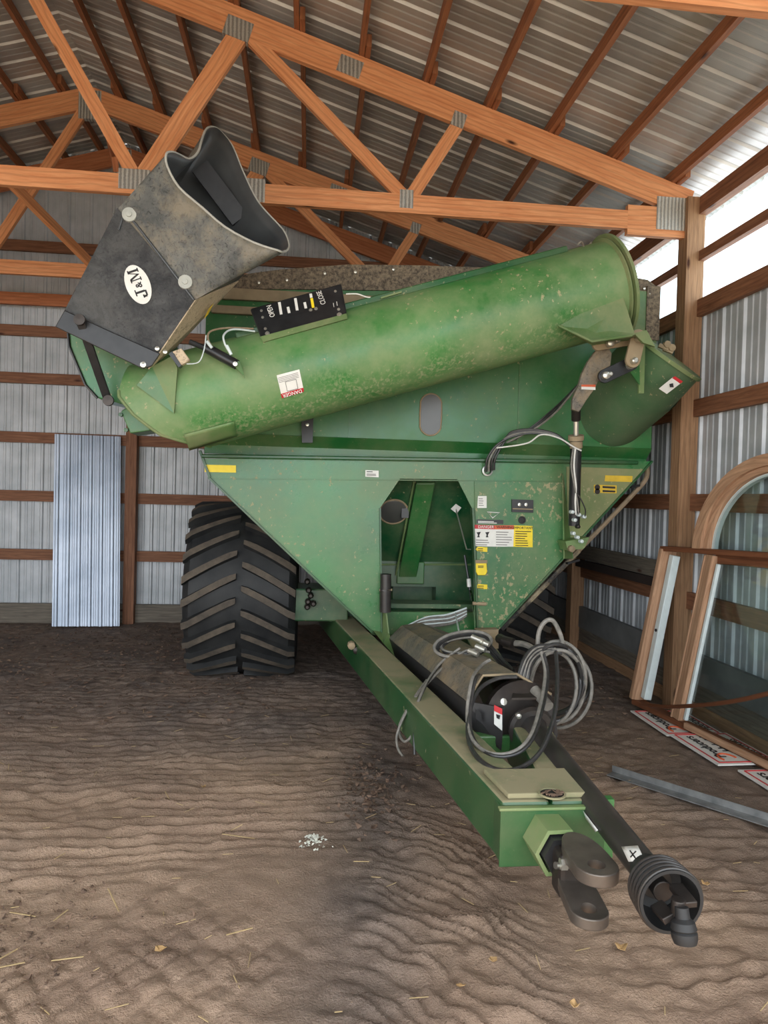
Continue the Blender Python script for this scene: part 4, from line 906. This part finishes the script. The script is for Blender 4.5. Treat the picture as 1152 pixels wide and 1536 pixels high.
# --- spout
F_ = 5.08; Bk = 5.62
FLB, FRB, FLT, FRT = P(86, 490, Y=F_), P(222, 553, Y=F_), P(177, 313, Y=F_), P(292, 450, Y=F_)
BRB, BRT = P(262, 522, Y=Bk), P(357, 421, Y=Bk); BLB = FLB+(BRB-FRB); BLT = FLT+(BRT-FRT)
sp = MB(); sp.add([FLB, FRB, FRT, FLT], [(0, 1, 2, 3)]); sp.add([FRB, BRB, BRT, FRT], [(0, 1, 2, 3)], mi=1); sp.add([BRB, BLB, BLT, BRT], [(0, 1, 2, 3)]); sp.add([BLB, FLB, FLT, BLT], [(0, 1, 2, 3)])
spout = sp.build('spout', [M['spout'], M['spout_dust']], cart, solid=.014)
def c3(x, y): return (60+.434*x, 180+.434*y)
near = [(436, 118), (440, 160), (480, 232), (560, 302), (640, 370), (740, 424), (820, 450)]
right_ = [(838, 456), (856, 448), (859, 425)]
far = [(840, 380), (775, 310), (740, 260), (700, 175), (665, 90), (630, 45)]
left_ = [(600, 24), (575, 30), (560, 65), (545, 112), (515, 134), (480, 118), (455, 110)]
def samp(a, b, m): return [a+(b-a)*(i/m) for i in range(m)]
rim = [P(*c3(*p_), Y=4.92) for p_ in near]+[P(*c3(*p_), Y=5.0+.1*i) for i, p_ in enumerate(right_)]
rim += [P(*c3(*p_), Y=5.3+.07*i) for i, p_ in enumerate(far)]+[P(*c3(*p_), Y=yy_) for p_, yy_ in zip(left_, (5.62, 5.5, 5.4, 5.28, 5.18, 5.06, 4.97))]
base = samp(FLT, FRT, 7)+samp(FRT, BRT, 3)+samp(BRT, BLT, 6)+samp(BLT, FLT, 7)
rim_c = sum(rim, Vector())/len(rim); base_c = sum(base, Vector())/len(base)
def resm(lp, k=3): return spline(lp, k, True)
base_r = []
NB = len(base)
for i in range(NB):
    for t in range(3): base_r.append(base[i]+(base[(i+1) % NB]-base[i])*(t/3))
rim_r = resm(rim)
axn = (rim_c-base_c).normalized()
lo = []
for t in (-.12, 0, .15, .35, .6, .85, 1.0):
    s = max(0, t); lp2 = []
    for a, b in zip(base_r, rim_r):
        p_ = a+(b-a)*s
        if t < 0: p_ = a+axn*-.05
        lp2.append(p_)
    lo.append(lp2)
hood = MB().loft(lo).build('rubber_hood', M['hood'], spout, sharp=60)
hood.modifiers.new('solid', 'SOLIDIFY').thickness = .012
hood.data.materials.append(M['hood_in']); hood.modifiers['solid'].offset = 0 if False else -1; hood.modifiers['solid'].material_offset = 1
MB().tube(rim_r, .008, 6, closed=True).build('hood_rim', plain('pale_rim_edge', srgb(170, 168, 158), .6), hood)
ib = MB().beam(P(300, 250, Y=5.45), P(360, 330, Y=5.5), .03, .14).build('inner_flap', M['black'], spout)
for a, b in ((194, 322), (278, 423)):
    c_ = P(a, b, Y=F_-.02); MB().lathe(c_, (0, -1, 0), [(-.02, .05), (.008, .048), (.010, .02), (.018, .018), (.02, 0)], 20).build('washer', plain('dusty_washer', srgb(168, 170, 162), .7), spout)
MB().tube([P(178, 345, Y=F_-.01), P(186, 320, Y=F_-.01), P(203, 335, Y=F_-.012), P(246, 391, Y=F_-.012), P(291, 450, Y=F_-.012)], .009, 8).build('hood_seam', M['hood_in'], spout)
bp = MB().prism([P(a, b, Y=F_-.02) for a, b in ((98, 466), (84, 491), (215, 554), (228, 550), (241, 531), (165, 497))], (0, -.02, 0)).build('hinge_plate', M['black'], spout, bevel=.006)
for a, b, r_ in ((215, 547, .022), (236, 523, .016), (248, 528, .015)): MB().lathe(P(a, b, Y=F_-.04), (0, -1, 0), [(0, r_), (.01, r_*.9), (.014, 0)], 12).build('bolt', M['zinc'], bp)
la = MB().beam(P(120, 480, Y=F_-.06), P(163, 603, Y=5.35), .03, .058).build('link_arm', M['black'], spout, bevel=.008)
for p_ in (P(120, 480, Y=F_-.08), P(163, 601, Y=5.3)): MB().lathe(p_, (0, -1, 0), [(0, .04), (.02, .038), (.022, 0)], 12).build('pivot_bolt', M['iron'], la)
# maker's oval on the spout face
oc = P(207, 427, Y=F_-.012); jr = (P(196, 402, Y=F_-.012)-P(216, 453, Y=F_-.012)).normalized(); ju = Vector((0, 1, 0)).cross(jr).normalized()
if ju.x > 0: ju = -ju
ovl = MB().prism([oc+jr*.138*math.cos(2*PI*k/32)+ju*.082*math.sin(2*PI*k/32) for k in range(32)], (0, -.003, 0)).build('oval_logo', M['white'], spout)
def glyph(parts): 
    m = MB()
    for (a, b, c, d) in parts: m.prism([oc+jr*x+ju*y+Vector((0, -.0035, 0)) for x, y in ((a, b), (c, b), (c, d), (a, d))], (0, -.002, 0))
    return m
# J
J = glyph([(-.074, .030, -.030, .038), (-.060, -.028, -.046, .034), (-.088, -.040, -.050, -.028), (-.096, -.034, -.082, -.012), (-.098, -.016, -.076, -.006)])
J.build('letter_j', M['ink'], ovl)
text('ampersand', '&', M['ink'], ovl, oc+jr*-.006+Vector((0, -.005, 0))+ju*-.006, jr, ju, .062, .002, .02)
def poly(pts): return MB().prism([oc+jr*x+ju*y+Vector((0, -.0035, 0)) for x, y in pts], (0, -.002, 0))
mg = poly([(.026, .030), (.044, .030), (.064, -.012), (.084, .030), (.102, .030), (.102, .038), (.08, .038), (.064, .006), (.048, .038), (.026, .038)])
mm = MB()
for pts in ([(.020, .030), (.044, .030), (.044, .038), (.020, .038)], [(.084, .030), (.108, .030), (.108, .038), (.084, .038)], [(.030, -.030), (.037, -.030), (.037, .034), (.030, .034)], [(.088, -.030), (.102, -.030), (.102, .034), (.088, .034)], [(.022, -.038), (.046, -.038), (.046, -.030), (.022, -.030)], [(.080, -.038), (.108, -.038), (.108, -.030), (.080, -.030)], [(.034, .036), (.048, .036), (.070, -.022), (.064, -.034)], [(.092, .036), (.086, .036), (.061, -.030), (.066, -.034)]):
    mm.prism([oc+jr*x+ju*y+Vector((0, -.0035, 0)) for x, y in pts], (0, -.002, 0))
mm.build('letter_m', M['ink'], ovl)
sy = MB().prism([P(306, 478, Y=5.30), P(312, 471, Y=5.34), P(320, 455, Y=5.40), P(313, 463, Y=5.32)], (.002, -.004, -.003)).build('yellow_sticker', M['yellow_dusty'], spout)
# --- support strap under the tube, lower auger and hinge works at right
st2 = face('support_bracket', [(452, 632), (470, 627), (469, 664), (453, 664)], 6.30, M['black'], cart, .06); MB().lathe(P(461, 637, Y=6.29), (0, -1, 0), [(0, .016), (.01, .014), (.012, 0)], 10).build('bolt', M['zinc'], st2)
LS, LE = P(918, 613, Y=6.46), P(968, 566, Y=6.02); la_ = (LE-LS).normalized()
lower = MB().lathe(LS-la_*.1, la_, [(0, .36), ((LE-LS).length+.1, .36)], 48).build('lower_auger', M['green_low'], cart)
fr = (P(1050, 567, Y=5.8)-P(958, 503, Y=5.7)); fc_ = (P(1050, 567, Y=5.8)+P(945, 496, Y=5.7))/2; rr = fr.normalized()
fn = Vector((0, 0, CAM_H)).__sub__(fc_).cross(rr).normalized()
if fn.z < 0: fn = -fn
fn = (fn+Vector((.0, -.06, 0))).normalized()
MB().lathe(fc_, fn, [(-.02, .30), (-.02, .355), (.01, .36), (.01, .30), (.01, 0)], 48).build('flange', M['green_tan'], lower)
MB().loft([[LE+(-la_)*.12+(q_-LE) for q_ in []] or []]) if False else None
# cone joining tube to flange
def circ(c, nrm, r, n_=40, ref=None):
    a = nrm.normalized(); x = (ref-a*ref.dot(a)).normalized(); y = a.cross(x); return [c+(x*math.cos(2*PI*k/n_)+y*math.sin(2*PI*k/n_))*r for k in range(n_)]
MB().loft([circ(LE-la_*.1, la_, .361, ref=rr), circ(fc_-fn*.015, fn, .34, ref=rr)]).build('transition_collar', M['green_low'], lower)
MB().prism([P(957, 514, Y=5.5), P(958, 590, Y=5.62), P(966, 590, Y=5.62), P(968, 516, Y=5.5)], (0, .02, 0)).build('fin', M['green_tan'], lower)
MB().prism([P(944, 556, Y=5.5), P(959, 545, Y=5.5), P(960, 578, Y=5.6)], (0, .02, 0)).build('fin', M['green'], lower)
q = MB().prism([P(988, 583, Y=5.46), P(1000, 591, Y=5.48), P(1022, 574, Y=5.45), P(1009, 566, Y=5.43)], (0, -.004, 0)).build('warning_label', M['white'], lower)
MB().prism([P(1008, 567, Y=5.43), P(1020, 575.5, Y=5.45), P(1024, 572.5, Y=5.45), P(1012, 564.5, Y=5.43)], (0, -.006, 0)).build('header_band', M['red'], q); MB().prism([P(1004, 576, Y=5.44), P(1009, 575, Y=5.44), P(1010, 581, Y=5.44), P(1005, 581, Y=5.44)], (0, -.006, 0)).build('pictogram', M['ink'], q)
for a, b in ((1002, 524), (1009, 529)): MB().beam(P(a-14, b-6, Y=5.62), P(a, b, Y=5.6), .03, .03).lathe(P(a-2, b-7, Y=5.6), (0, -1, 0), [(-.02, .03), (.02, .03), (.03, 0)], 8).build('latch_bolt', M['tandust'], lower)
MB().prism([P(951, 500, Y=5.3), P(970, 495, Y=5.3), P(983, 520, Y=5.3), P(965, 514, Y=5.3)], (0, .03, 0)).build('hinge_tab', M['green_tan'], lower)
# black bell crank and links
bc = MB().prism([P(a, b, Y=5.62) for a, b in ((901, 519), (912, 519), (918, 530), (916, 548), (908, 560), (900, 566), (893, 582), (880, 600), (869, 618), (858, 614), (859, 598), (868, 578), (873, 560), (882, 542), (892, 528))], (0, .04, 0)).build('bell_crank', M['cover'], cart, bevel=.006)
q = MB().prism([P(872, 577, Y=5.615), P(893, 577, Y=5.615), P(893, 585, Y=5.615), P(872, 584, Y=5.615)], (0, -.003, 0)).build('warning_label', M['white'], bc); MB().prism([P(872, 577, Y=5.61), P(893, 577, Y=5.61), P(893, 580.5, Y=5.61), P(872, 580, Y=5.61)], (0, -.003, 0)).build('header_band', M['orange'], q)
def link(a, b, Y, w_, m_, nm='link_bar', n_=10):
    A_, B_ = P(*a, Y=Y), P(*b, Y=Y); d = (B_-A_).normalized(); s = Vector((0, 1, 0)).cross(d).normalized()
    pts = [A_+(-d*math.sin(t)+s*math.cos(t))*w_ for t in [PI*k/n_ for k in range(n_+1)]]+[B_+(d*math.sin(t)-s*math.cos(t))*w_ for t in [PI*k/n_ for k in range(n_+1)]]
    return MB().prism(pts, (0, .03, 0)).build(nm, M[m_], cart, bevel=.004)
l1 = link((908, 564), (948, 545), 5.48, .055, 'black'); l2 = link((958, 505), (950, 540), 5.40, .06, 'tandust'); l3 = link((898, 516), (948, 508), 5.55, .05, 'tandust', 'link_bar')
for (a, b), r_, Y, par in (((909, 563), .032, 5.46, l1), ((915, 561), .02, 5.46, l1), ((946, 548), .032, 5.46, l1), ((960, 506), .036, 5.37, l2), ((952, 541), .026, 5.37, l2), ((916, 514), .032, 5.5, l3), ((926, 511), .02, 5.5, l3)):
    MB().lathe(P(a, b, Y=Y), (0, -1, 0), [(-.03, r_), (.015, r_*.95), (.022, r_*.6), (.022, 0)], 16).build('pin', M['zinc'], par)
MB().beam(P(957, 504, Y=5.42), P(937, 556, Y=5.5), .02, .03).build('hinge_rib', M['green_tan'], cart)
# big vertical hydraulic cylinder
vc = MB().tube([P(864, 660, Y=6.02), P(861, 788, Y=6.1)], .05, 20).build('lift_cylinder', M['black'], cart)
MB().tube([P(864, 630, Y=5.98), P(864, 662, Y=6.02)], .024, 16).build('cylinder_rod', M['zinc'], vc)
MB().tube([P(864, 602, Y=5.9), P(864, 630, Y=5.98)], .04, 16).lathe(P(865, 609, Y=5.84), (0, -1, 0), [(0, .035), (.02, .03), (.025, 0)], 12).build('rod_clevis', M['iron'], vc)
MB().tube([P(864, 653, Y=6.0), P(864, 660, Y=6.01)], .068, 20).tube([P(864, 662, Y=6.02), P(864, 672, Y=6.03)], .056, 20).build('cylinder_cap', M['tandust'], vc)
for a, b in ((858, 768), (868, 772), (862, 780), (867, 790), (876, 775), (860, 800), (866, 806), (872, 812)): MB().lathe(P(a, b, Y=6.02), (0, -1, 0), [(-.03, .018), (.02, .016), (.03, 0)], 10).build('port_fitting', M['iron'] if a % 2 else M['vinyl'], vc)
MB().prism([P(848, 812, Y=6.1), P(884, 806, Y=6.1), P(876, 823, Y=6.1), P(852, 826, Y=6.1)], (0, .2, 0)).build('cylinder_foot', M['green_tan'], vc)
MB().lathe(P(857, 823, Y=6.08), (0, -1, 0), [(-.03, .03), (.02, .03), (.03, 0)], 8).build('bolt', M['tandust'], vc)
for k in range(4):
    hose('cylinder_hose', [P(729+k*4, 708-k, Y=6.3), P(731+k*4, 688, Y=6.27), P(745+k*4, 668-k*2, Y=6.24), P(768, 655-k*2.4, Y=6.2), P(800, 650-k*2, Y=6.16), P(835, 655-k, Y=6.1), P(858, 672, Y=6.02)], .010, M['hose'] if k != 1 else M['hose_grey'], cart)
for k in range(3):
    hose('cylinder_hose', [P(760+k*6, 664-k*2, Y=6.22), P(805, 641-k*3, Y=6.15), P(832, 620-k*4, Y=6.0), P(853, 596-k*2, Y=5.8), P(876, 568, Y=5.66)], .009, M['hose'] if k else M['hose_grey'], cart)
hose('cylinder_hose', [P(745, 672, Y=6.2), P(790, 665, Y=6.15), P(812, 652, Y=6.12), P(838, 657, Y=6.08), P(860, 670, Y=5.97), P(872, 676, Y=5.96)], .007, M['white'], cart)
for k in range(2): hose('cylinder_line', [P(860+k*3, 672, Y=5.97), P(857+k*4, 700, Y=5.96), P(862+k*2, 730, Y=5.97), P(866-k*3, 752, Y=5.98), P(868-k*4, 772, Y=6.0)], .008, M['white'] if k == 1 else M['hose_grey'], vc)
hose('cylinder_line', [P(862, 735, Y=5.98), P(872, 750, Y=5.97), P(878, 765, Y=5.98), P(877, 776, Y=6.0)], .006, M['hose'], vc)
# drain tube on the right edge
hose('sight_tube', [P(971, 698, Y=6.42), P(969, 718, Y=6.42), P(950, 741, Y=6.42), P(905, 788, Y=6.42), P(862, 832, Y=6.42)], .022, M['tan'], cart)
hose('sight_tube', [P(868, 826, Y=6.42), P(830, 865, Y=6.42), P(790, 906, Y=6.42), P(752, 944, Y=6.42)], .026, boxm('mud_caked_tube', (40, 38, 36), (70, 64, 58), (170, 154, 124), .9), cart)
for a, b, c, d in ((958, 728, 945, 731), (868, 840, 850, 845)): MB().beam(P(a, b, Y=6.41), P(c, d, Y=6.38), .04, .02).build('tube_clip', M['black'], cart)
MB().prism([P(715, 945, Y=6.2), P(748, 944, Y=6.2), P(746, 965, Y=6.2), P(722, 968, Y=6.2)], (0, .1, 0)).build('panel_foot', M['tandust'], cart)

# ------------------------------------------------------------------ loose things
# leaning metal sheet
b0, b1, tz = Vector((-3.42, 10.02, gz(-3.42, 10.02)+.0)), Vector((-2.56, 10.10, 0)), 2.66
sb0, sb1 = P(77, 942, Y=10.04), P(179, 940, Y=10.10); st0, st1 = P(82, 651, Y=10.36), P(184, 650, Y=10.38); stz = st0.z
sh = corr((sb0.x, 10.06, 0), (1, .06, 0), (0, -1, 0), sb1.x-sb0.x, lambda p: Vector((p.x, p.y, .02)), lambda p: Vector((p.x+st0.x-sb0.x, p.y+.30, stz)), .145, .016, .004).build('metal_sheet', M['sheet'], solid=.002)
tag(sh, 'shiny ribbed metal sheet leaning upright against the back wall', 'metal sheet')
# stacked boards on right wall between posts
tag(MB().beam((3.47, 6.46, 1.262), (3.44, 8.80, 1.285), .035, .17, (1, 0, 0)).build('grey_board', M['greywood']), 'grey weathered board resting on the dark board along the right wall', 'board', 'loose boards on the right wall')
tag(MB().beam((3.48, 6.46, 1.125), (3.46, 8.8, 1.13), .05, .09, (1, 0, 0)).build('dark_board', plain('tarred_board', srgb(50, 38, 32), .8)), 'dark brown board just below the grey weathered board', 'board', 'loose boards on the right wall')
# arched window unit leaning at right
WS = .145
wy0, wy1 = 6.30, 4.30; zb_, zt_ = .078, 1.485
win = root('arched_window', (3.1, 5.4, 0), 'large brown arched window unit with clear glass leaning against the right wall', 'window')
def W(y, z, dx=0): return Vector((3.093+WS*(6.295-y)+.142*min(z, 1.5)+.03*max(0, z-1.5)+dx, y, z+(.035*(6.295-y) if z > 1.3 else 0)))
def wbar(nm, p, q_, w_, h_, m_, parent=win, bevel=.006): return MB().beam(p, q_, w_, h_, (1, 0, 0)).build(nm, M[m_], parent, bevel=bevel)
wbar('jamb', W(6.30, zb_), W(6.23, zt_), .15, .06, 'frame_wood'); wbar('vinyl_track', W(6.215, zb_+.03, .02), W(6.15, zt_-.05, .02), .07, .075, 'vinyl')
MB().lathe(W(6.18, .75, -.018), (-1, -.3, 0), [(0, .016), (.004, .016), (.004, 0)], 6).build('sash_keeper', M['ink'], win)
wbar('sill', W(6.32, zb_-.02), W(wy1, zb_-.02), .10, .05, 'frame_dark'); wbar('sill_face', W(5.55, zb_+.0, -.06), W(wy1, zb_-.0, -.06), .03, .05, 'frame_wood')
wbar('head_rail', W(6.26, zt_+.01), W(wy1, zt_+.01), .14, .045, 'frame_dark'); wbar('head_rail', W(5.60, zt_-.05, .02), W(wy1, zt_-.05, .02), .05, .08, 'frame_dark')
wbar('mullion', W(5.70, zb_+.0), W(5.62, zt_-.02), .09, .10, 'frame_wood'); wbar('mullion_bead', W(5.765, zb_+.0, -.03), W(5.685, zt_-.02, -.03), .025, .02, 'frame_wood')
wbar('glazing_strip', W(5.62, zb_+.02, -.01), W(5.54, zt_-.09, -.01), .03, .035, 'vinyl')
def pane(nm, ya, yb, za, zc): MB().quad(W(ya, za), W(yb, za), W(yb, zc), W(ya, zc)).build(nm, M['glass'], win, solid=.004)
pane('glass_pane', 5.60, wy1, zb_+.02, zt_-.08)
acy, ar_ = 4.995, .82
arc = [(acy+ar_*math.cos(t), zt_+.02+ar_*.90*math.sin(t)) for t in [PI*k/24 for k in range(25)]]
def arcbar(nm, r0, r1, x0_, x1_, m_):
    m = MB(); lo_ = []
    for k in range(29):
        t = PI*k/28; c, s = math.cos(t), math.sin(t)
        a = (acy+r0*c, zt_+.03+r0*.92*s); b = (acy+r1*c, zt_+.03+r1*.92*s)
        lo_.append([W(a[0], a[1], x0_), W(b[0], b[1], x0_), W(b[0], b[1], x1_), W(a[0], a[1], x1_)])
    return m.loft(lo_, smooth=False).build(nm, M[m_], win)
def arcuv(o):
    me_ = o.data; ul = me_.uv_layers.new(name='UVMap').data
    for p_ in me_.polygons:
        for li in p_.loop_indices:
            co = me_.vertices[me_.loops[li].vertex_index].co; ul[li].uv = (math.atan2(co.z-zt_, co.y-(acy-5.4))*.9, math.hypot(co.z-zt_, co.y-(acy-5.4))+co.x)
arcuv(arcbar('arch_frame', ar_, ar_-.10, -.07, .07, 'frame_wood')); arcuv(arcbar('arch_bead', ar_-.10, ar_-.15, -.04, .05, 'frame_wood')); arcbar('arch_strip', ar_-.15, ar_-.175, -.0, .04, 'vinyl')
pts = [W(acy+(ar_-.16)*math.cos(PI*k/24), zt_+.03+(ar_-.16)*.92*math.sin(PI*k/24)) for k in range(25)]
MB().add(pts, [tuple(range(25))]).build('arch_glass', M['glass'], win, solid=.004)
tag(MB().beam(P(1044, 806, X=3.36), P(1062, 776, X=3.38), .03, .03).build('trim_offcut', M['frame_wood']), 'short strip of trim sticking out beside the arch foot', 'wood trim')
o = MB().tube(spline([P(963, 1056, X=3.0), P(1000, 1060, X=2.98), P(1060, 1057, X=2.96), P(1110, 1050, X=2.95), P(1165, 1037, X=2.95)], 8), .016, 6).build('trim_strip', M['frame_dark']); tag(o, 'long bent brown trim strip lying across the foot of the arched window', 'wood trim')
# yard signs lying on the ground
def sign(c, yaw, w_, l_, z, label, words):
    t = root('yard_sign', (c[0], c[1], z), label, 'sign', 'white signs lying under the window')
    R_ = Matrix.Rotation(yaw, 3, 'Z'); f = lambda x, y, dz=0: Vector((c[0], c[1], z+dz))+R_ @ Vector((x, y, 0))
    MB().prism([f(-w_/2, -l_/2), f(w_/2, -l_/2), f(w_/2, l_/2), f(-w_/2, l_/2)], (0, 0, .012)).build('sign_board', M['white'], t)
    b_ = MB(); i = .03
    cs = [f(-w_/2+i, -l_/2+i, .0145), f(w_/2-i, -l_/2+i, .0145), f(w_/2-i, l_/2-i, .0145), f(-w_/2+i, l_/2-i, .0145)]
    for k in range(4): b_.beam(cs[k], cs[(k+1) % 4], .008, .002, (0, 0, 1)) if False else b_.tube([cs[k], cs[(k+1) % 4]], .005, 4)
    b_.build('red_border', M['red'], t)
    R2 = R_ @ Vector((0, 1, 0)); U2 = R_ @ Vector((1, 0, 0))*-1
    R2 = R_ @ Vector((0, 1, 0)); 
    for s, x, y, sz, m_ in words: text('lettering', s, M[m_], t, f(x, y, .0145), R_ @ Vector((0, 1, 0)), R_ @ Vector((-1, 0, 0)), sz, .002, .015)
    return t, f
def addarc(t, f, x, y, r):
    MB().tube([f(x+r*math.cos(a)*.75, y+r*math.sin(a), .016) for a in [PI*(.0+k/12*1.15) for k in range(13)]], .007, 6).build('logo_arc', M['orange'], t)
t, f = sign((3.205, 5.80), .0, .50, .66, .014, 'white sign with red border, farthest one under the window foot', [('Producers', -.13, .03, .112, 'ink'), ('Hybrids', .0, .1, .12, 'ink'), ('PERFORMS', .185, -.02, .085, 'ink')]); addarc(t, f, -.10, -.22, .085)
t, f = sign((3.225, 5.13), .03, .50, .66, .028, 'white sign with red border and black lettering, middle one under the window sill', [('Producers', -.13, .03, .112, 'ink'), ('Hybrids', .0, .1, .12, 'ink'), ('PERFORMS', .185, -.02, .085, 'ink')]); addarc(t, f, -.10, -.22, .085)
t, f = sign((3.34, 4.40), .02, .48, .66, .014, 'white sign with red border, nearest one cut by the right picture edge', [('Producers', -.13, .03, .112, 'ink'), ('PERFORMS', .185, -.02, .085, 'ink')])
# steel angle on the dirt
a0, a1 = P(915, 1160, Z=.03), P(1160, 1238, Z=.05)
ai = MB().beam(a0, a1+(a1-a0)*.3, .09, .006, (.5, .8, 0)).beam(a0+Vector((.03, .03, .02)), a1+(a1-a0)*.3+Vector((.03, .03, .02)), .006, .05, (.5, .8, 0)).build('metal_trim', M['flash']); tag(ai, 'long grey metal trim strip lying on the dirt at right', 'metal strip')
# pale gravel heap
random.seed(4); gm = MB(); gc_ = P(470, 1268, Z=0)
def chip(m, c, s):
    v = [Vector(c)+Vector((random.uniform(-1, 1), random.uniform(-1, 1), random.uniform(-.6, 1)*.8))*s for _ in range(6)]
    m.add(v, [(0, 1, 2), (0, 2, 3), (0, 3, 4), (1, 2, 5), (2, 3, 5), (3, 4, 5), (4, 0, 1), (4, 1, 5)])
for k in range(130):
    r_ = abs(random.gauss(0, .04)); a_ = random.uniform(0, 6.3); x, y = gc_.x+r_*math.cos(a_), gc_.y+r_*1.3*math.sin(a_); chip(gm, (x, y, gz(x, y)+.006+max(0, .02-r_*.3)), random.uniform(.005, .012))
tag(gm.build('gravel_heap', M['stone']), 'small heap of pale gravel chips on the dirt', 'gravel', kind='stuff')
# leaves
def leaf(a, b, s, label):
    c = P(a, b, Z=.01); g = gz(c.x, c.y); v = []; n_ = 9
    for k in range(n_): t = 2*PI*k/n_; r_ = s*random.uniform(.6, 1.1); v.append((c.x+r_*math.cos(t), c.y+r_*math.sin(t)*.8, g+.012+random.uniform(0, .02)))
    o = MB().add([(c.x, c.y, g+.01)]+v, [(0, k+1, (k+1) % n_+1) for k in range(n_)]).build('dry_leaf', M['leaf'], solid=.002); tag(o, label, 'leaf', 'dry leaves on the dirt')
leaf(932, 1427, .028, 'curled yellow dry leaf left of the black shaft coupler'); leaf(1032, 1322, .028, 'dry leaf just right of the ribbed shaft shield'); leaf(1058, 1334, .022, 'broken dry leaf farthest right beside the shaft shield')
leaf(862, 1345+170, .02, 'small pale leaf at the bottom edge below the hitch'); leaf(690, 1492, .022, 'pale leaf near the bottom edge, left of the hitch'); leaf(740, 1448, .022, 'dry leaf on the dirt below the clevis')
leaf(240, 1440, .03, 'brown leaf scrap in the lower left dirt'); leaf(305, 1182, .016, 'tiny white scrap on the rippled dirt'); leaf(720, 940+190, .02, 'pale leaf scrap under the hanging hoses')
# straw litter and leaf litter (uncountable)
sm_ = MB()
def straws(n_, fx, fy, lmin, lmax, th, m):
    for _ in range(n_):
        x, y = fx(), fy(); a_ = random.uniform(-.6, .6)+(PI/2 if random.random() < .2 else 0); l_ = random.uniform(lmin, lmax); x2, y2 = x+l_*math.cos(a_), y+l_*math.sin(a_)
        m.beam((x, y, gz(x, y)+.006), (x2, y2, gz(x2, y2)+.008), th, th*.5)
straws(150, lambda: random.uniform(-2.2, 2.8), lambda: random.uniform(2.4, 6.5), .02, .09, .0035, sm_); straws(14, lambda: random.uniform(-1.4, .3), lambda: random.uniform(2.6, 4.5), .08, .2, .005, sm_)
straws(30, lambda: random.gauss(1.75, .25), lambda: random.gauss(4.9, .4), .02, .07, .003, sm_)
tag(sm_.build('straw_litter', M['straw']), 'scattered bits of straw and chaff over the dirt floor', 'straw', kind='stuff')
lm = MB()
for _ in range(2600):
    x = random.uniform(-4.6, -.2) if random.random() < .85 else random.uniform(1.8, 3.4); y = random.uniform(6.2, 10.3)+random.gauss(0, .4); 
    if y > 10.35 or y < 5.8: continue
    s = random.uniform(.01, .035); z = gz(x, y)+.004; a_ = random.uniform(0, 6.3)
    v = [(x+s*math.cos(a_+t)*(1, .6)[k % 2], y+s*math.sin(a_+t)*(1, .6)[k % 2], z+random.uniform(0, .02)) for k, t in enumerate((0, 1.57, 3.14, 4.71))]; lm.add(v, [(0, 1, 2, 3)])
tag(lm.build('leaf_litter', [M['litter']]), 'dark leaf litter and crumbs strewn along the back of the floor', 'leaf litter', kind='stuff')
cl_ = MB()
for _ in range(260):
    x = random.gauss(.45, .12); y = random.gauss(4.55, .3); chip(cl_, (x, y, gz(x, y)+.005), random.uniform(.008, .024))
for _ in range(160):
    x = random.gauss(-1.15, .25); y = random.gauss(3.1, .22); chip(cl_, (x, y, gz(x, y)+.005), random.uniform(.006, .018))
tag(cl_.build('dirt_clods', M['litter']), 'loose crumbled dirt clods on the floor', 'dirt clods', kind='stuff')
